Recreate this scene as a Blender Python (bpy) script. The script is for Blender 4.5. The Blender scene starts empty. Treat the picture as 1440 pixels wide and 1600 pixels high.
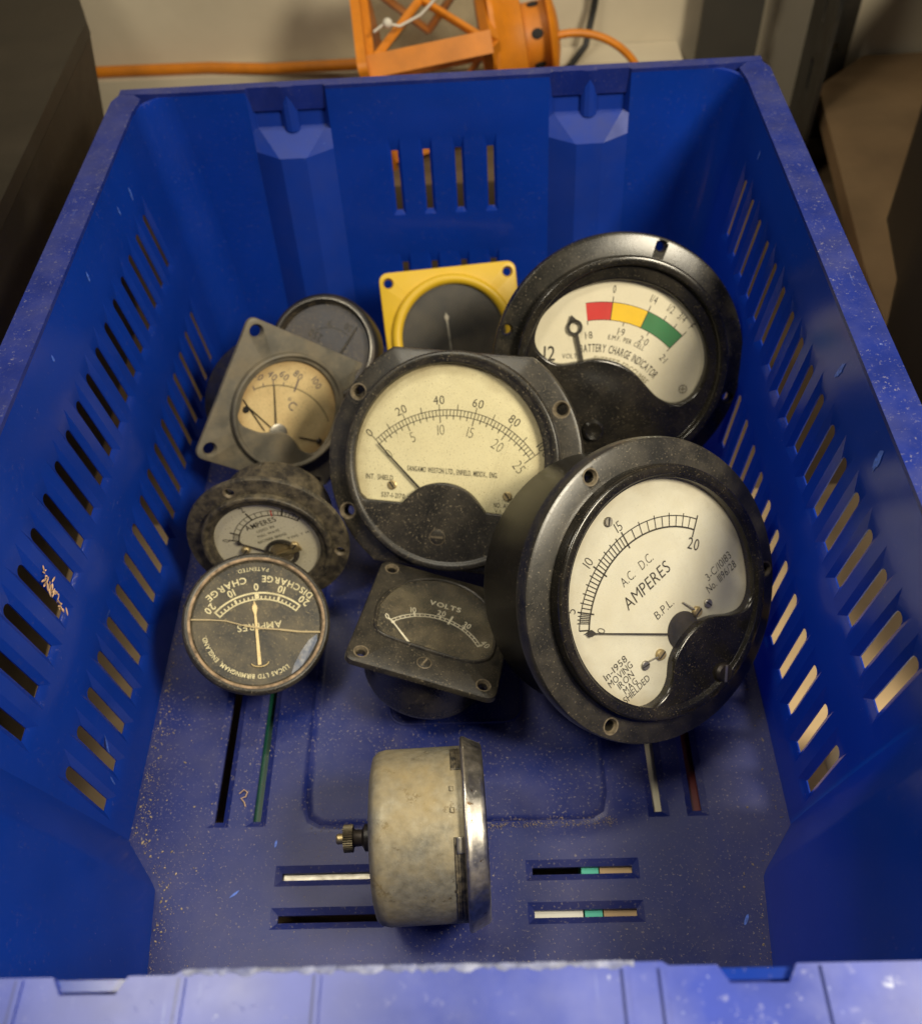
import bpy, bmesh, math, random
from mathutils import Vector, Matrix
from math import sin, cos, pi, radians, atan2, hypot, sqrt, degrees

random.seed(7)
SC = bpy.context.scene
COL = SC.collection
V = Vector

# ------------------------------------------------------------------ camera
F_PX = 1442.0
YAW, PITCH, ROLL = -0.0562, 0.8977, -0.0809
CAM = V((0.0269, 0.0, 0.5005))
_f = V((sin(YAW)*cos(PITCH), cos(YAW)*cos(PITCH), -sin(PITCH)))
_r0 = V((cos(YAW), -sin(YAW), 0.0))
_u0 = _r0.cross(_f)
_r = _r0*cos(ROLL) + _u0*sin(ROLL)
_u = -_r0*sin(ROLL) + _u0*cos(ROLL)
cd = bpy.data.cameras.new('camera')
cam = bpy.data.objects.new('camera', cd)
COL.objects.link(cam)
cam.matrix_world = Matrix(((_r.x, _u.x, -_f.x, CAM.x), (_r.y, _u.y, -_f.y, CAM.y), (_r.z, _u.z, -_f.z, CAM.z), (0, 0, 0, 1)))
cd.sensor_fit = 'HORIZONTAL'
cd.sensor_width = 36.0
cd.lens = 36.0*F_PX/1440.0
cd.clip_start = 0.01
cd.clip_end = 50.0
cd.dof.use_dof = True
cd.dof.focus_distance = 0.435
cd.dof.aperture_fstop = 9.5
SC.camera = cam

# ------------------------------------------------------------------ light
SC.view_settings.view_transform = 'Standard'
SC.view_settings.look = 'None'
SC.view_settings.exposure = 0.0
SC.view_settings.gamma = 1.0
w = bpy.data.worlds.new('World')
SC.world = w
w.use_nodes = True
w.node_tree.nodes['Background'].inputs[0].default_value = (1.0, 0.86, 0.66, 1)
w.node_tree.nodes['Background'].inputs[1].default_value = 0.014


def area(name, loc, aim, sx, sy, power, col):
    d = bpy.data.lights.new(name, 'AREA')
    d.shape = 'RECTANGLE'
    d.size, d.size_y, d.energy, d.color = sx, sy, power, col
    o = bpy.data.objects.new(name, d)
    COL.objects.link(o)
    o.location = loc
    o.rotation_euler = (V(aim)-V(loc)).to_track_quat('-Z', 'Y').to_euler()
    return o


area('ceiling_tube_lamp', (0.55, 0.02, 0.80), (0.0, 0.10, 0.05), 0.30, 0.20, 12.5, (1.0, 0.89, 0.68))
area('left_fill_lamp', (-0.28, 0.22, 0.88), (0.08, 0.08, 0.0), 0.14, 0.16, 3.0, (1.0, 0.92, 0.74))  # added fill from the upper left, brightens walls and floor
area('back_tube_lamp', (0.0, 0.64, 1.10), (0.0, 0.16, 0.0), 0.60, 0.06, 3.2, (1.0, 0.91, 0.74))

# ------------------------------------------------------------------ mesh helpers


def link(name, me, mat=None, parent=None, smooth=35):
    o = bpy.data.objects.new(name, me)
    COL.objects.link(o)
    if mat:
        me.materials.append(mat)
    if parent is not None:
        o.parent = parent
    if smooth:
        me.polygons.foreach_set('use_smooth', [True]*len(me.polygons))
        me.set_sharp_from_angle(angle=radians(smooth))
    return o


def obj(name, bm, mat=None, parent=None, smooth=35):
    me = bpy.data.meshes.new(name)
    bmesh.ops.recalc_face_normals(bm, faces=bm.faces)
    bm.to_mesh(me)
    bm.free()
    return link(name, me, mat, parent, smooth)


def tag(o, label, cat, group=None):
    o['label'] = label
    o['category'] = cat
    if group:
        o['group'] = group
    return o


def thing(name, label, cat, loc=(0, 0, 0), rot=None, group=None):
    o = bpy.data.objects.new(name, None)
    COL.objects.link(o)
    o.empty_display_size = 0.02
    o.location = loc
    if rot is not None:
        o.rotation_euler = rot.to_euler()
    return tag(o, label, cat, group)


def add_loops(bm, loops, cap0=False, cap1=False, closed=True):
    rows = [[bm.verts.new(p) for p in L] for L in loops]
    n = len(rows[0])
    for a, b in zip(rows, rows[1:]):
        for i in range(n if closed else n-1):
            j = (i+1) % n
            bm.faces.new((a[i], a[j], b[j], b[i]))
    if cap0:
        bm.faces.new(rows[0][::-1])
    if cap1:
        bm.faces.new(rows[-1])
    return rows


def lathe(prof, n=96, cap0=True, cap1=True):
    bm = bmesh.new()
    add_loops(bm, [[(r*cos(2*pi*i/n), r*sin(2*pi*i/n), z) for i in range(n)] for r, z in prof], cap0, cap1)
    return bm


def add_box(bm, c, s, m=None):
    vs = []
    for dz in (-.5, .5):
        for dx, dy in ((-.5, -.5), (.5, -.5), (.5, .5), (-.5, .5)):
            p = V((c[0]+dx*s[0], c[1]+dy*s[1], c[2]+dz*s[2]))
            vs.append(bm.verts.new(m @ p if m else p))
    for f in ((3, 2, 1, 0), (4, 5, 6, 7), (0, 1, 5, 4), (1, 2, 6, 5), (2, 3, 7, 6), (3, 0, 4, 7)):
        bm.faces.new([vs[i] for i in f])


def bevel(bm, w, seg=2, ang=30):
    es = [e for e in bm.edges if len(e.link_faces) == 2 and e.calc_face_angle(0) > radians(ang)]
    bmesh.ops.bevel(bm, geom=es, offset=w, segments=seg, affect='EDGES', profile=0.5)


def prism(poly, z0, z1):
    bm = bmesh.new()
    a = [bm.verts.new((x, y, z0)) for x, y in poly]
    b = [bm.verts.new((x, y, z1)) for x, y in poly]
    n = len(poly)
    bm.faces.new(a[::-1])
    bm.faces.new(b)
    for i in range(n):
        bm.faces.new((a[i], a[(i+1) % n], b[(i+1) % n], b[i]))
    return bm


def add_tube(bm, pts, r, n=10, cap=True):
    pts = [V(p) for p in pts]
    rows = []
    up = V((0, 0, 1))
    for i, p in enumerate(pts):
        t = (pts[min(i+1, len(pts)-1)]-pts[max(i-1, 0)]).normalized()
        a = t.cross(up)
        if a.length < 1e-3:
            a = t.cross(V((1, 0, 0)))
        a.normalize()
        b = t.cross(a)
        rr = r(i) if callable(r) else r
        rows.append([p+a*rr*cos(2*pi*k/n)+b*rr*sin(2*pi*k/n) for k in range(n)])
    add_loops(bm, rows, cap, cap)


def catmull(P, k=8, closed=True):
    out = []
    n = len(P)
    for i in range(n):
        p0, p1, p2, p3 = P[(i-1) % n], P[i], P[(i+1) % n], P[(i+2) % n]
        for j in range(k):
            t = j/k
            out.append(tuple(0.5*((2*p1[c])+(-p0[c]+p2[c])*t+(2*p0[c]-5*p1[c]+4*p2[c]-p3[c])*t*t+(-p0[c]+3*p1[c]-3*p2[c]+p3[c])*t**3) for c in (0, 1)))
    return out


def circ(r, n=180, c=(0, 0), a0=0, a1=360):
    return [(c[0]+r*cos(radians(a0+(a1-a0)*i/n)), c[1]+r*sin(radians(a0+(a1-a0)*i/n))) for i in range(n)]


def ray_poly(sc, poly, n):
    """poly resampled at n angles seen from the point sc"""
    m = len(poly)
    seg = [(poly[i], poly[(i+1) % m]) for i in range(m)]
    out = []
    k0 = 0
    for i in range(n):
        th = 2*pi*i/n
        dx, dy = cos(th), sin(th)
        best = None
        for k in range(m):
            (ax, ay), (bx, by) = seg[(k0+k) % m]
            ax -= sc[0]; ay -= sc[1]; bx -= sc[0]; by -= sc[1]
            ca, cb = dx*ay-dy*ax, dx*by-dy*bx
            if (ca <= 0 <= cb) or (cb <= 0 <= ca):
                den = cb-ca
                if abs(den) < 1e-15:
                    continue
                s = -ca/den
                t = (ax+(bx-ax)*s)*dx+(ay+(by-ay)*s)*dy
                if t > 0 and (best is None or t > best):
                    best = t
                    k0 = (k0+k) % m
                    break
        if best is None:
            best = hypot(out[-1][0]-sc[0], out[-1][1]-sc[1]) if out else 0.1
        out.append((sc[0]+dx*best, sc[1]+dy*best))
    return out


def round_rect(hx, hy, r, c=(0, 0), k=8):
    out = []
    for sx, sy, a0 in ((1, 1, 0), (-1, 1, 90), (-1, -1, 180), (1, -1, 270)):
        for i in range(k+1):
            a = radians(a0+90*i/k)
            out.append((c[0]+sx*(hx-r)+r*cos(a), c[1]+sy*(hy-r)+r*sin(a)))
    return out


def cut(o, bms):
    """cut holes into o with the given bmeshes"""
    cb = bmesh.new()
    for b in bms:
        tmp = bpy.data.meshes.new('t')
        bmesh.ops.recalc_face_normals(b, faces=b.faces)
        b.to_mesh(tmp); b.free()
        cb.from_mesh(tmp)
        bpy.data.meshes.remove(tmp)
    me = bpy.data.meshes.new('cutter'); cb.to_mesh(me); cb.free()
    c = bpy.data.objects.new('cutter', me); COL.objects.link(c)
    pm, par = o.matrix_world.copy(), o.parent
    o.parent = None
    md = o.modifiers.new('cut', 'BOOLEAN'); md.object = c; md.operation = 'DIFFERENCE'; md.solver = 'EXACT'
    dg = bpy.context.evaluated_depsgraph_get()
    new = bpy.data.meshes.new_from_object(o.evaluated_get(dg))
    o.modifiers.clear()
    old = o.data
    o.data = new
    new.name = old.name
    bpy.data.meshes.remove(old)
    bpy.data.objects.remove(c)
    bpy.data.meshes.remove(me)
    o.parent = par
    new.polygons.foreach_set('use_smooth', [True]*len(new.polygons))
    new.set_sharp_from_angle(angle=radians(35))


# ------------------------------------------------------------------ lettering
GL = {}


def glyph(ch, bold):
    k = (ch, bold)
    if k not in GL:
        cu = bpy.data.curves.new('g', 'FONT')
        cu.body = ch
        cu.resolution_u = 3
        cu.offset = bold
        o = bpy.data.objects.new('g', cu)
        COL.objects.link(o)
        dg = bpy.context.evaluated_depsgraph_get()
        me = o.evaluated_get(dg).to_mesh()
        vs = [(v.co.x, v.co.y) for v in me.vertices]
        fs = [tuple(p.vertices) for p in me.polygons]
        bpy.data.objects.remove(o)
        bpy.data.curves.remove(cu)
        if vs:
            x0 = min(v[0] for v in vs); x1 = max(v[0] for v in vs)
            vs = [(x-x0, y) for x, y in vs]
            adv = x1-x0
        else:
            adv = 0.30
        GL[k] = (vs, fs, adv)
    return GL[k]


class Print:
    """flat print collected on one plane, in units of the gauge radius"""

    def __init__(s, R, z):
        s.bm = bmesh.new(); s.R = R; s.z = z

    def poly(s, pts):
        try:
            s.bm.faces.new([s.bm.verts.new((x*s.R, y*s.R, s.z)) for x, y in pts])
        except ValueError:
            pass

    def line(s, a, b, w):
        dx, dy = b[0]-a[0], b[1]-a[1]
        l = hypot(dx, dy) or 1
        nx, ny = -dy/l*w/2, dx/l*w/2
        s.poly([(a[0]+nx, a[1]+ny), (a[0]-nx, a[1]-ny), (b[0]-nx, b[1]-ny), (b[0]+nx, b[1]+ny)])

    def arc(s, c, r, a0, a1, w, n=48):
        for i in range(n):
            p, q = radians(a0+(a1-a0)*i/n), radians(a0+(a1-a0)*(i+1)/n)
            s.poly([(c[0]+(r-w/2)*cos(p), c[1]+(r-w/2)*sin(p)), (c[0]+(r+w/2)*cos(p), c[1]+(r+w/2)*sin(p)),
                    (c[0]+(r+w/2)*cos(q), c[1]+(r+w/2)*sin(q)), (c[0]+(r-w/2)*cos(q), c[1]+(r-w/2)*sin(q))])

    def tick(s, c, a, r0, r1, w):
        a = radians(a)
        s.line((c[0]+r0*cos(a), c[1]+r0*sin(a)), (c[0]+r1*cos(a), c[1]+r1*sin(a)), w)

    def put(s, ch, x, y, h, rot, sx, bold):
        vs, fs, adv = glyph(ch, bold)
        k = h/0.70
        ca, sa = cos(rot), sin(rot)
        vv = []
        for gx, gy in vs:
            px, py = (gx-adv/2)*k*sx, (gy-0.35)*k
            vv.append(s.bm.verts.new(((x+px*ca-py*sa)*s.R, (y+px*sa+py*ca)*s.R, s.z)))
        for f in fs:
            try:
                s.bm.faces.new([vv[i] for i in f])
            except ValueError:
                pass

    def text(s, t, x, y, h, rot=0, w=None, sx=0.9, bold=0.0, gap=0.12):
        """t centred on x, y; w sets the whole width"""
        k = h/0.70
        ad = [glyph(c, bold)[2] for c in t]
        tot = sum(ad)+gap*(len(t)-1)
        if w:
            sx = w/(tot*k)
        rot = radians(rot)
        pos = -tot/2
        for c, a in zip(t, ad):
            d = (pos+a/2)*k*sx
            s.put(c, x+d*cos(rot), y+d*sin(rot), h, rot, sx, bold)
            pos += a+gap

    def arctext(s, t, c, r, a0, a1, h, sx=0.85, bold=0.0, inward=False):
        """letters spread from angle a0 to a1 round c, made as narrow as the arc needs"""
        ad = [glyph(ch, bold)[2]+0.14 for ch in t]
        tot = sum(ad)
        sx = min(1.15, abs(radians(a1-a0))*r/(tot*h/0.70))
        pos = 0
        for ch, a in zip(t, ad):
            an = a0+(a1-a0)*(pos+a/2)/tot
            s.put(ch, c[0]+r*cos(radians(an)), c[1]+r*sin(radians(an)), h, radians(an+(90 if inward else -90)), sx, bold)
            pos += a

    def done(s, name, mat, parent):
        me = bpy.data.meshes.new(name)
        bmesh.ops.recalc_face_normals(s.bm, faces=s.bm.faces)
        for f in s.bm.faces:
            if f.normal.z < 0:
                f.normal_flip()
        s.bm.to_mesh(me); s.bm.free()
        return link(name, me, mat, parent, 0)


def circ3(a, b, c):
    ax, ay = a; bx, by = b; cx, cy = c
    d = 2*(ax*(by-cy)+bx*(cy-ay)+cx*(ay-by))
    ux = ((ax*ax+ay*ay)*(by-cy)+(bx*bx+by*by)*(cy-ay)+(cx*cx+cy*cy)*(ay-by))/d
    uy = ((ax*ax+ay*ay)*(cx-bx)+(bx*bx+by*by)*(ax-cx)+(cx*cx+cy*cy)*(bx-ax))/d
    return (ux, uy), hypot(ax-ux, ay-uy)


def ang(c, p):
    return degrees(atan2(p[1]-c[1], p[0]-c[0]))


# ------------------------------------------------------------------ materials
DUST = (0.36, 0.29, 0.18)


def pmat(name, base, rough=0.5, metallic=0.0, dust=0.0, specks=0.0, dustcol=DUST, cscale=45.0, sscale=900.0,
         bump=0.0, var=0.0, vscale=60.0, up=0.0, spec=0.5, wear=None, wscale=250.0, wthr=0.62, coat=0.0, rvar=0.0, edge=None, scratch=None):
    m = bpy.data.materials.new(name)
    m.use_nodes = True
    nt = m.node_tree
    N, L = nt.nodes, nt.links
    b = N['Principled BSDF']
    b.inputs['Roughness'].default_value = rough
    b.inputs['Metallic'].default_value = metallic
    b.inputs['Specular IOR Level'].default_value = spec
    b.inputs['Coat Weight'].default_value = coat
    b.inputs['Base Color'].default_value = (*base, 1)
    tc = N.new('ShaderNodeTexCoord')
    co = tc.outputs['Object']

    def noise(scale, detail=4, rgh=0.55):
        n = N.new('ShaderNodeTexNoise')
        n.inputs['Scale'].default_value = scale
        n.inputs['Detail'].default_value = detail
        n.inputs['Roughness'].default_value = rgh
        L.new(co, n.inputs['Vector'])
        return n.outputs['Fac']

    def ramp(fac, p0, p1, v0=0.0, v1=1.0):
        r = N.new('ShaderNodeMapRange')
        r.inputs[1].default_value, r.inputs[2].default_value = p0, p1
        r.inputs[3].default_value, r.inputs[4].default_value = v0, v1
        L.new(fac, r.inputs[0])
        return r.outputs[0]

    def math(op, a, c):
        n = N.new('ShaderNodeMath')
        n.operation = op
        for i, q in enumerate((a, c)):
            if isinstance(q, (int, float)):
                n.inputs[i].default_value = q
            else:
                L.new(q, n.inputs[i])
        return n.outputs[0]

    def mix(fac, a, c):
        n = N.new('ShaderNodeMix')
        n.data_type = 'RGBA'
        L.new(fac, n.inputs[0])
        for i, q in ((6, a), (7, c)):
            if isinstance(q, tuple):
                n.inputs[i].default_value = (*q, 1)
            else:
                L.new(q, n.inputs[i])
        return n.outputs[2]
    col = tuple(base)
    if var:
        v = ramp(noise(vscale, 5), 0.3, 0.7)
        col = mix(v, tuple(c*(1-var) for c in base), tuple(min(1, c*(1+var)) for c in base))
    if wear:
        wf = ramp(noise(wscale, 6, 0.7), wthr, wthr+0.06)
        col = mix(wf, col, wear)
    if edge:
        r0, r1, ecol, ce = edge
        ln_ = N.new('ShaderNodeVectorMath'); ln_.operation = 'DISTANCE'
        ln_.inputs[1].default_value = ce
        L.new(co, ln_.inputs[0])
        wob = math('ADD', ln_.outputs['Value'], math('MULTIPLY', math('SUBTRACT', noise(70, 5), 0.5), (r1-r0)*1.6))
        col = mix(ramp(wob, r0, r1, 0.0, 0.75), col, ecol)
    if scratch:
        for sc_, thr in (((420, 30, 420), 0.70), ((500, 500, 22), 0.715)):
            mp = N.new('ShaderNodeMapping')
            mp.inputs['Scale'].default_value = sc_
            mp.inputs['Rotation'].default_value = (0.12, 0.2, 0.15)
            L.new(co, mp.inputs[0])
            ns = N.new('ShaderNodeTexNoise')
            ns.inputs['Scale'].default_value = 1.0
            ns.inputs['Detail'].default_value = 3
            L.new(mp.outputs[0], ns.inputs['Vector'])
            col = mix(math('MULTIPLY', ramp(ns.outputs[0], thr, thr+0.05), ramp(noise(9, 3), 0.42, 0.66, 0.05, 0.8)), col, scratch)
    fac = None
    if dust or specks:
        if dust:
            cl = ramp(noise(cscale, 7, 0.62), 0.40, 0.72, 0.0, dust)
            fac = cl
        if specks:
            cl2 = ramp(noise(cscale*1.7, 5, 0.6), 0.30, 0.72, 0.15, 1.0)
            sp = ramp(noise(sscale, 3, 0.7), 0.60, 0.68, 0.0, specks)
            sp = math('MULTIPLY', sp, cl2)
            fac = sp if fac is None else math('MAXIMUM', fac, sp)
        if up:
            g = N.new('ShaderNodeNewGeometry')
            sx = N.new('ShaderNodeSeparateXYZ')
            L.new(g.outputs['Normal'], sx.inputs[0])
            fac = math('MULTIPLY', fac, ramp(sx.outputs[2], -0.1, 0.7, 1-up, 1.0))
        col = mix(fac, col, dustcol)
        rr = math('ADD', rough, math('MULTIPLY', fac, 0.95-rough))
        L.new(rr, b.inputs['Roughness'])
    elif rvar:
        L.new(ramp(noise(vscale*0.7, 5), 0.3, 0.7, max(0.03, rough-rvar), rough+rvar), b.inputs['Roughness'])
    if not isinstance(col, tuple):
        L.new(col, b.inputs['Base Color'])
    if bump:
        bp = N.new('ShaderNodeBump')
        bp.inputs['Distance'].default_value = bump
        bp.inputs['Strength'].default_value = 0.8
        hgt = noise(sscale*0.5, 6, 0.65)
        if fac is not None:
            hgt = math('ADD', hgt, fac)
        L.new(hgt, bp.inputs['Height'])
        L.new(bp.outputs[0], b.inputs['Normal'])
    return m


def glass_mat(name, dust=0.0, specks=0.0, rough=0.04, tint=(1, 1, 1)):
    m = bpy.data.materials.new(name)
    m.use_nodes = True
    nt = m.node_tree
    N, L = nt.nodes, nt.links
    N.remove(N['Principled BSDF'])
    out = N['Material Output']
    tr = N.new('ShaderNodeBsdfTransparent'); tr.inputs[0].default_value = (*tint, 1)
    gl = N.new('ShaderNodeBsdfGlossy'); gl.inputs['Roughness'].default_value = rough
    df = N.new('ShaderNodeBsdfDiffuse'); df.inputs[0].default_value = (*DUST, 1)
    lw = N.new('ShaderNodeLayerWeight'); lw.inputs[0].default_value = 0.5
    pw = N.new('ShaderNodeMath'); pw.operation = 'POWER'; pw.inputs[1].default_value = 4.0
    L.new(lw.outputs['Facing'], pw.inputs[0])
    fr = N.new('ShaderNodeMapRange'); fr.inputs[3].default_value = 0.04; fr.inputs[4].default_value = 0.9
    L.new(pw.outputs[0], fr.inputs[0])
    mx = N.new('ShaderNodeMixShader')
    L.new(fr.outputs[0], mx.inputs[0]); L.new(tr.outputs[0], mx.inputs[1]); L.new(gl.outputs[0], mx.inputs[2])
    tc = N.new('ShaderNodeTexCoord')

    def noise(scale, p0, p1, v):
        n = N.new('ShaderNodeTexNoise'); n.inputs['Scale'].default_value = scale; n.inputs['Detail'].default_value = 5
        n.inputs['Roughness'].default_value = 0.65
        L.new(tc.outputs['Object'], n.inputs['Vector'])
        r = N.new('ShaderNodeMapRange')
        r.inputs[1].default_value, r.inputs[2].default_value, r.inputs[4].default_value = p0, p1, v
        L.new(n.outputs[0], r.inputs[0])
        return r.outputs[0]
    a = noise(50, 0.4, 0.75, dust)
    c = noise(1100, 0.60, 0.66, specks)
    ad = N.new('ShaderNodeMath'); ad.operation = 'MAXIMUM'
    L.new(a, ad.inputs[0]); L.new(c, ad.inputs[1])
    m2 = N.new('ShaderNodeMixShader')
    L.new(ad.outputs[0], m2.inputs[0]); L.new(mx.outputs[0], m2.inputs[1]); L.new(df.outputs[0], m2.inputs[2])
    L.new(m2.outputs[0], out.inputs[0])
    return m


M = {}
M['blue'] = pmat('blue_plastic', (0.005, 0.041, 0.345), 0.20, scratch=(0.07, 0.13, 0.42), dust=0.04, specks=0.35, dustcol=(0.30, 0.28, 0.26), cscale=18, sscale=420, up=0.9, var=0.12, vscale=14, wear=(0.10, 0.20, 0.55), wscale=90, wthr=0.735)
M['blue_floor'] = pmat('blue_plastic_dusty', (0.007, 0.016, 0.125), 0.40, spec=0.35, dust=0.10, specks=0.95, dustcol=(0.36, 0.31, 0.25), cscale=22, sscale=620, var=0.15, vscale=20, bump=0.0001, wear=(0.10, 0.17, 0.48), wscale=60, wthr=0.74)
M['blue_rim'] = pmat('blue_plastic_rim', (0.006, 0.018, 0.165), 0.36, scratch=(0.10, 0.15, 0.42), dust=0.08, specks=0.6, dustcol=(0.30, 0.28, 0.27), cscale=40, sscale=600, var=0.15, up=0.6, wear=(0.30, 0.36, 0.60), wscale=120, wthr=0.70)
def translucent(m, col, fac):
    nt = m.node_tree
    N, L = nt.nodes, nt.links
    t = N.new('ShaderNodeBsdfTranslucent')
    t.inputs[0].default_value = (*col, 1)
    x = N.new('ShaderNodeMixShader')
    x.inputs[0].default_value = fac
    L.new(N['Principled BSDF'].outputs[0], x.inputs[1])
    L.new(t.outputs[0], x.inputs[2])
    L.new(x.outputs[0], N['Material Output'].inputs[0])


translucent(M['blue'], (0.002, 0.15, 0.90), 0.33)
M['blue_shaded'] = pmat('shaded_blue_plastic', (0.005, 0.030, 0.26), 0.40, spec=0.3, dust=0.25, specks=0.3, dustcol=(0.06, 0.055, 0.05), cscale=45, sscale=420, up=0.95, var=0.12, vscale=14, scratch=(0.07, 0.13, 0.42))  # same plastic, opaque and darker: rib shade put into the colour
M['blue_worn_sheen'] = pmat('worn_sheen_blue_rim', (0.030, 0.052, 0.32), 0.30, scratch=(0.35, 0.42, 0.70), dust=0.24, specks=0.5, dustcol=(0.30, 0.32, 0.52), cscale=16, sscale=300, var=0.2, vscale=30, wear=(0.50, 0.55, 0.72), wscale=55, wthr=0.66)  # worn plastic, plus lamp sheen put in as a paler lavender colour
M['black'] = pmat('black_bakelite', (0.010, 0.0098, 0.009), 0.26, dust=0.07, specks=0.5, cscale=60, sscale=800, up=0.5, bump=0.00003)
M['black_glossy'] = pmat('glossy_black_bakelite', (0.008, 0.0075, 0.007), 0.18, dust=0.05, specks=0.35, cscale=60, sscale=900, up=0.4)
M['barrel'] = pmat('dusty_black_barrel', (0.016, 0.015, 0.013), 0.25, dust=0.12, specks=0.9, cscale=70, sscale=900, scratch=(0.10, 0.09, 0.07))
M['black_case'] = pmat('smooth_black_bakelite', (0.007, 0.0063, 0.0055), 0.33, dust=0.01, specks=0.3, spec=0.28, cscale=60, sscale=900, up=0.3)
M['black_flange'] = pmat('scuffed_black_bakelite', (0.020, 0.019, 0.017), 0.30, scratch=(0.09, 0.085, 0.07), dust=0.07, specks=0.6, cscale=60, sscale=900, bump=0.00004, var=0.3)
M['black_dusty'] = pmat('dusty_black_bakelite', (0.014, 0.0128, 0.011), 0.36, dust=0.08, specks=0.95, cscale=80, sscale=1000, bump=0.00006, var=0.3)
M['very_dusty'] = pmat('caked_black_bakelite', (0.022, 0.019, 0.014), 0.5, dust=0.42, specks=0.95, dustcol=(0.27, 0.215, 0.125), cscale=130, sscale=700, bump=0.00025)
M['grey_flange'] = pmat('grey_painted_metal', (0.085, 0.078, 0.062), 0.45, dust=0.55, specks=0.4, dustcol=(0.27, 0.21, 0.12), cscale=38, sscale=800, bump=0.00006, var=0.25)
M['yellow'] = pmat('yellow_paint', (0.62, 0.40, 0.015), 0.38, dust=0.25, specks=0.3, dustcol=(0.14, 0.10, 0.03), cscale=60, var=0.12)
M['hole'] = pmat('screw_hole_dark', (0.012, 0.011, 0.010), 0.8)
M['hole_tan'] = pmat('worn_hole_edge', (0.12, 0.095, 0.06), 0.6, var=0.4, vscale=400)
M['cream_dial'] = pmat('cream_dial_paper', (0.68, 0.62, 0.385), 0.65, edge=(0.050, 0.0605, (0.30, 0.235, 0.12), (-0.002, 0, 0)), dust=0.22, specks=0.45, dustcol=(0.36, 0.30, 0.15), cscale=32, sscale=650, var=0.06)
M['white_dial'] = pmat('ivory_dial_enamel', (0.66, 0.61, 0.455), 0.5, dust=0.20, specks=0.25, dustcol=(0.40, 0.33, 0.18), cscale=30, sscale=500, var=0.05)
M['silver_dial'] = pmat('silvered_dial', (0.56, 0.54, 0.44), 0.40, edge=(0.052, 0.062, (0.30, 0.25, 0.16), (0, 0, 0)), dust=0.32, specks=0.40, dustcol=(0.42, 0.36, 0.22), cscale=26, sscale=450, var=0.05)
M['tan_dial'] = pmat('yellowed_dial_paper', (0.66, 0.51, 0.26), 0.7, edge=(0.027, 0.036, (0.34, 0.20, 0.07), (0, 0, 0)), dust=0.30, specks=0.25, dustcol=(0.34, 0.20, 0.06), cscale=45, sscale=500, var=0.08)
M['black_dial'] = pmat('black_dial', (0.016, 0.015, 0.012), 0.5, dust=0.25, specks=0.9, dustcol=(0.38, 0.31, 0.18), cscale=50, sscale=750)
M['plain_black_dial'] = pmat('matt_black_dial', (0.020, 0.019, 0.018), 0.45, dust=0.08, cscale=40)
M['grey_dial'] = pmat('grey_dial', (0.045, 0.046, 0.058), 0.5, dust=0.25, dustcol=(0.10, 0.07, 0.035), cscale=50)
M['ink'] = pmat('black_ink', (0.018, 0.015, 0.010), 0.6)
M['faded_ink'] = pmat('faded_ink', (0.15, 0.125, 0.06), 0.6)
M['pencil'] = pmat('blue_pencil', (0.055, 0.05, 0.085), 0.7)
M['cream_ink'] = pmat('cream_ink', (0.70, 0.63, 0.38), 0.6, dust=0.35, dustcol=(0.10, 0.08, 0.04), cscale=120)
M['white_ink'] = pmat('white_ink', (0.66, 0.62, 0.48), 0.6, dust=0.4, dustcol=(0.10, 0.08, 0.05), cscale=100)
M['red_ink'] = pmat('red_ink', (0.52, 0.022, 0.018), 0.6, var=0.1)
M['yellow_ink'] = pmat('yellow_ink', (0.72, 0.46, 0.012), 0.6, var=0.08)
M['green_ink'] = pmat('green_ink', (0.03, 0.17, 0.055), 0.6, var=0.1)
M['steel'] = pmat('dull_steel', (0.42, 0.40, 0.35), 0.38, metallic=1.0, dust=0.35, cscale=200, var=0.2)
M['brass'] = pmat('tarnished_brass', (0.46, 0.36, 0.18), 0.40, metallic=0.8, dust=0.4, cscale=150)
M['chrome'] = pmat('worn_chrome', (0.50, 0.48, 0.44), 0.30, var=0.25, vscale=300, wear=(0.16, 0.10, 0.05), wscale=160, wthr=0.60, metallic=1.0, dust=0.40, specks=0.3, dustcol=(0.20, 0.12, 0.055), cscale=60, sscale=600, rvar=0.1, bump=0.00004)
M['galv'] = pmat('galvanised_can', (0.25, 0.235, 0.185), 0.46, metallic=0.5, dust=0.75, specks=0.7, dustcol=(0.40, 0.31, 0.15), cscale=30, sscale=900, var=0.28, vscale=260, bump=0.00014, wear=(0.075, 0.065, 0.05), wscale=75, wthr=0.60, scratch=(0.52, 0.48, 0.38))
M['dark_metal'] = pmat('blackened_metal', (0.022, 0.022, 0.023), 0.36, metallic=0.5, dust=0.25, dustcol=(0.16, 0.10, 0.05), cscale=45)
M['copper'] = pmat('worn_copper_edge', (0.34, 0.235, 0.14), 0.5, metallic=0.15, dust=0.95, dustcol=(0.025, 0.02, 0.014), cscale=170, bump=0.0001, sscale=600)
M['needle_cream'] = pmat('cream_needle', (0.72, 0.56, 0.28), 0.5, var=0.15)
M['glass'] = glass_mat('gauge_glass', 0.07, 0.16)
M['glass_dusty'] = glass_mat('dusty_gauge_glass', 0.08, 0.6)
M['glass_filthy'] = glass_mat('filthy_gauge_glass', 0.30, 0.9, 0.15)
M['crack'] = pmat('dirt_in_crack', (0.40, 0.32, 0.18), 0.8)

# ------------------------------------------------------------------ surroundings


def slab(name, poly, z0, z1, mat, bev=0.001):
    bm = prism(poly, z0, z1)
    if bev:
        bevel(bm, bev, 2)
    return obj(name, bm, mat)


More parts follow.
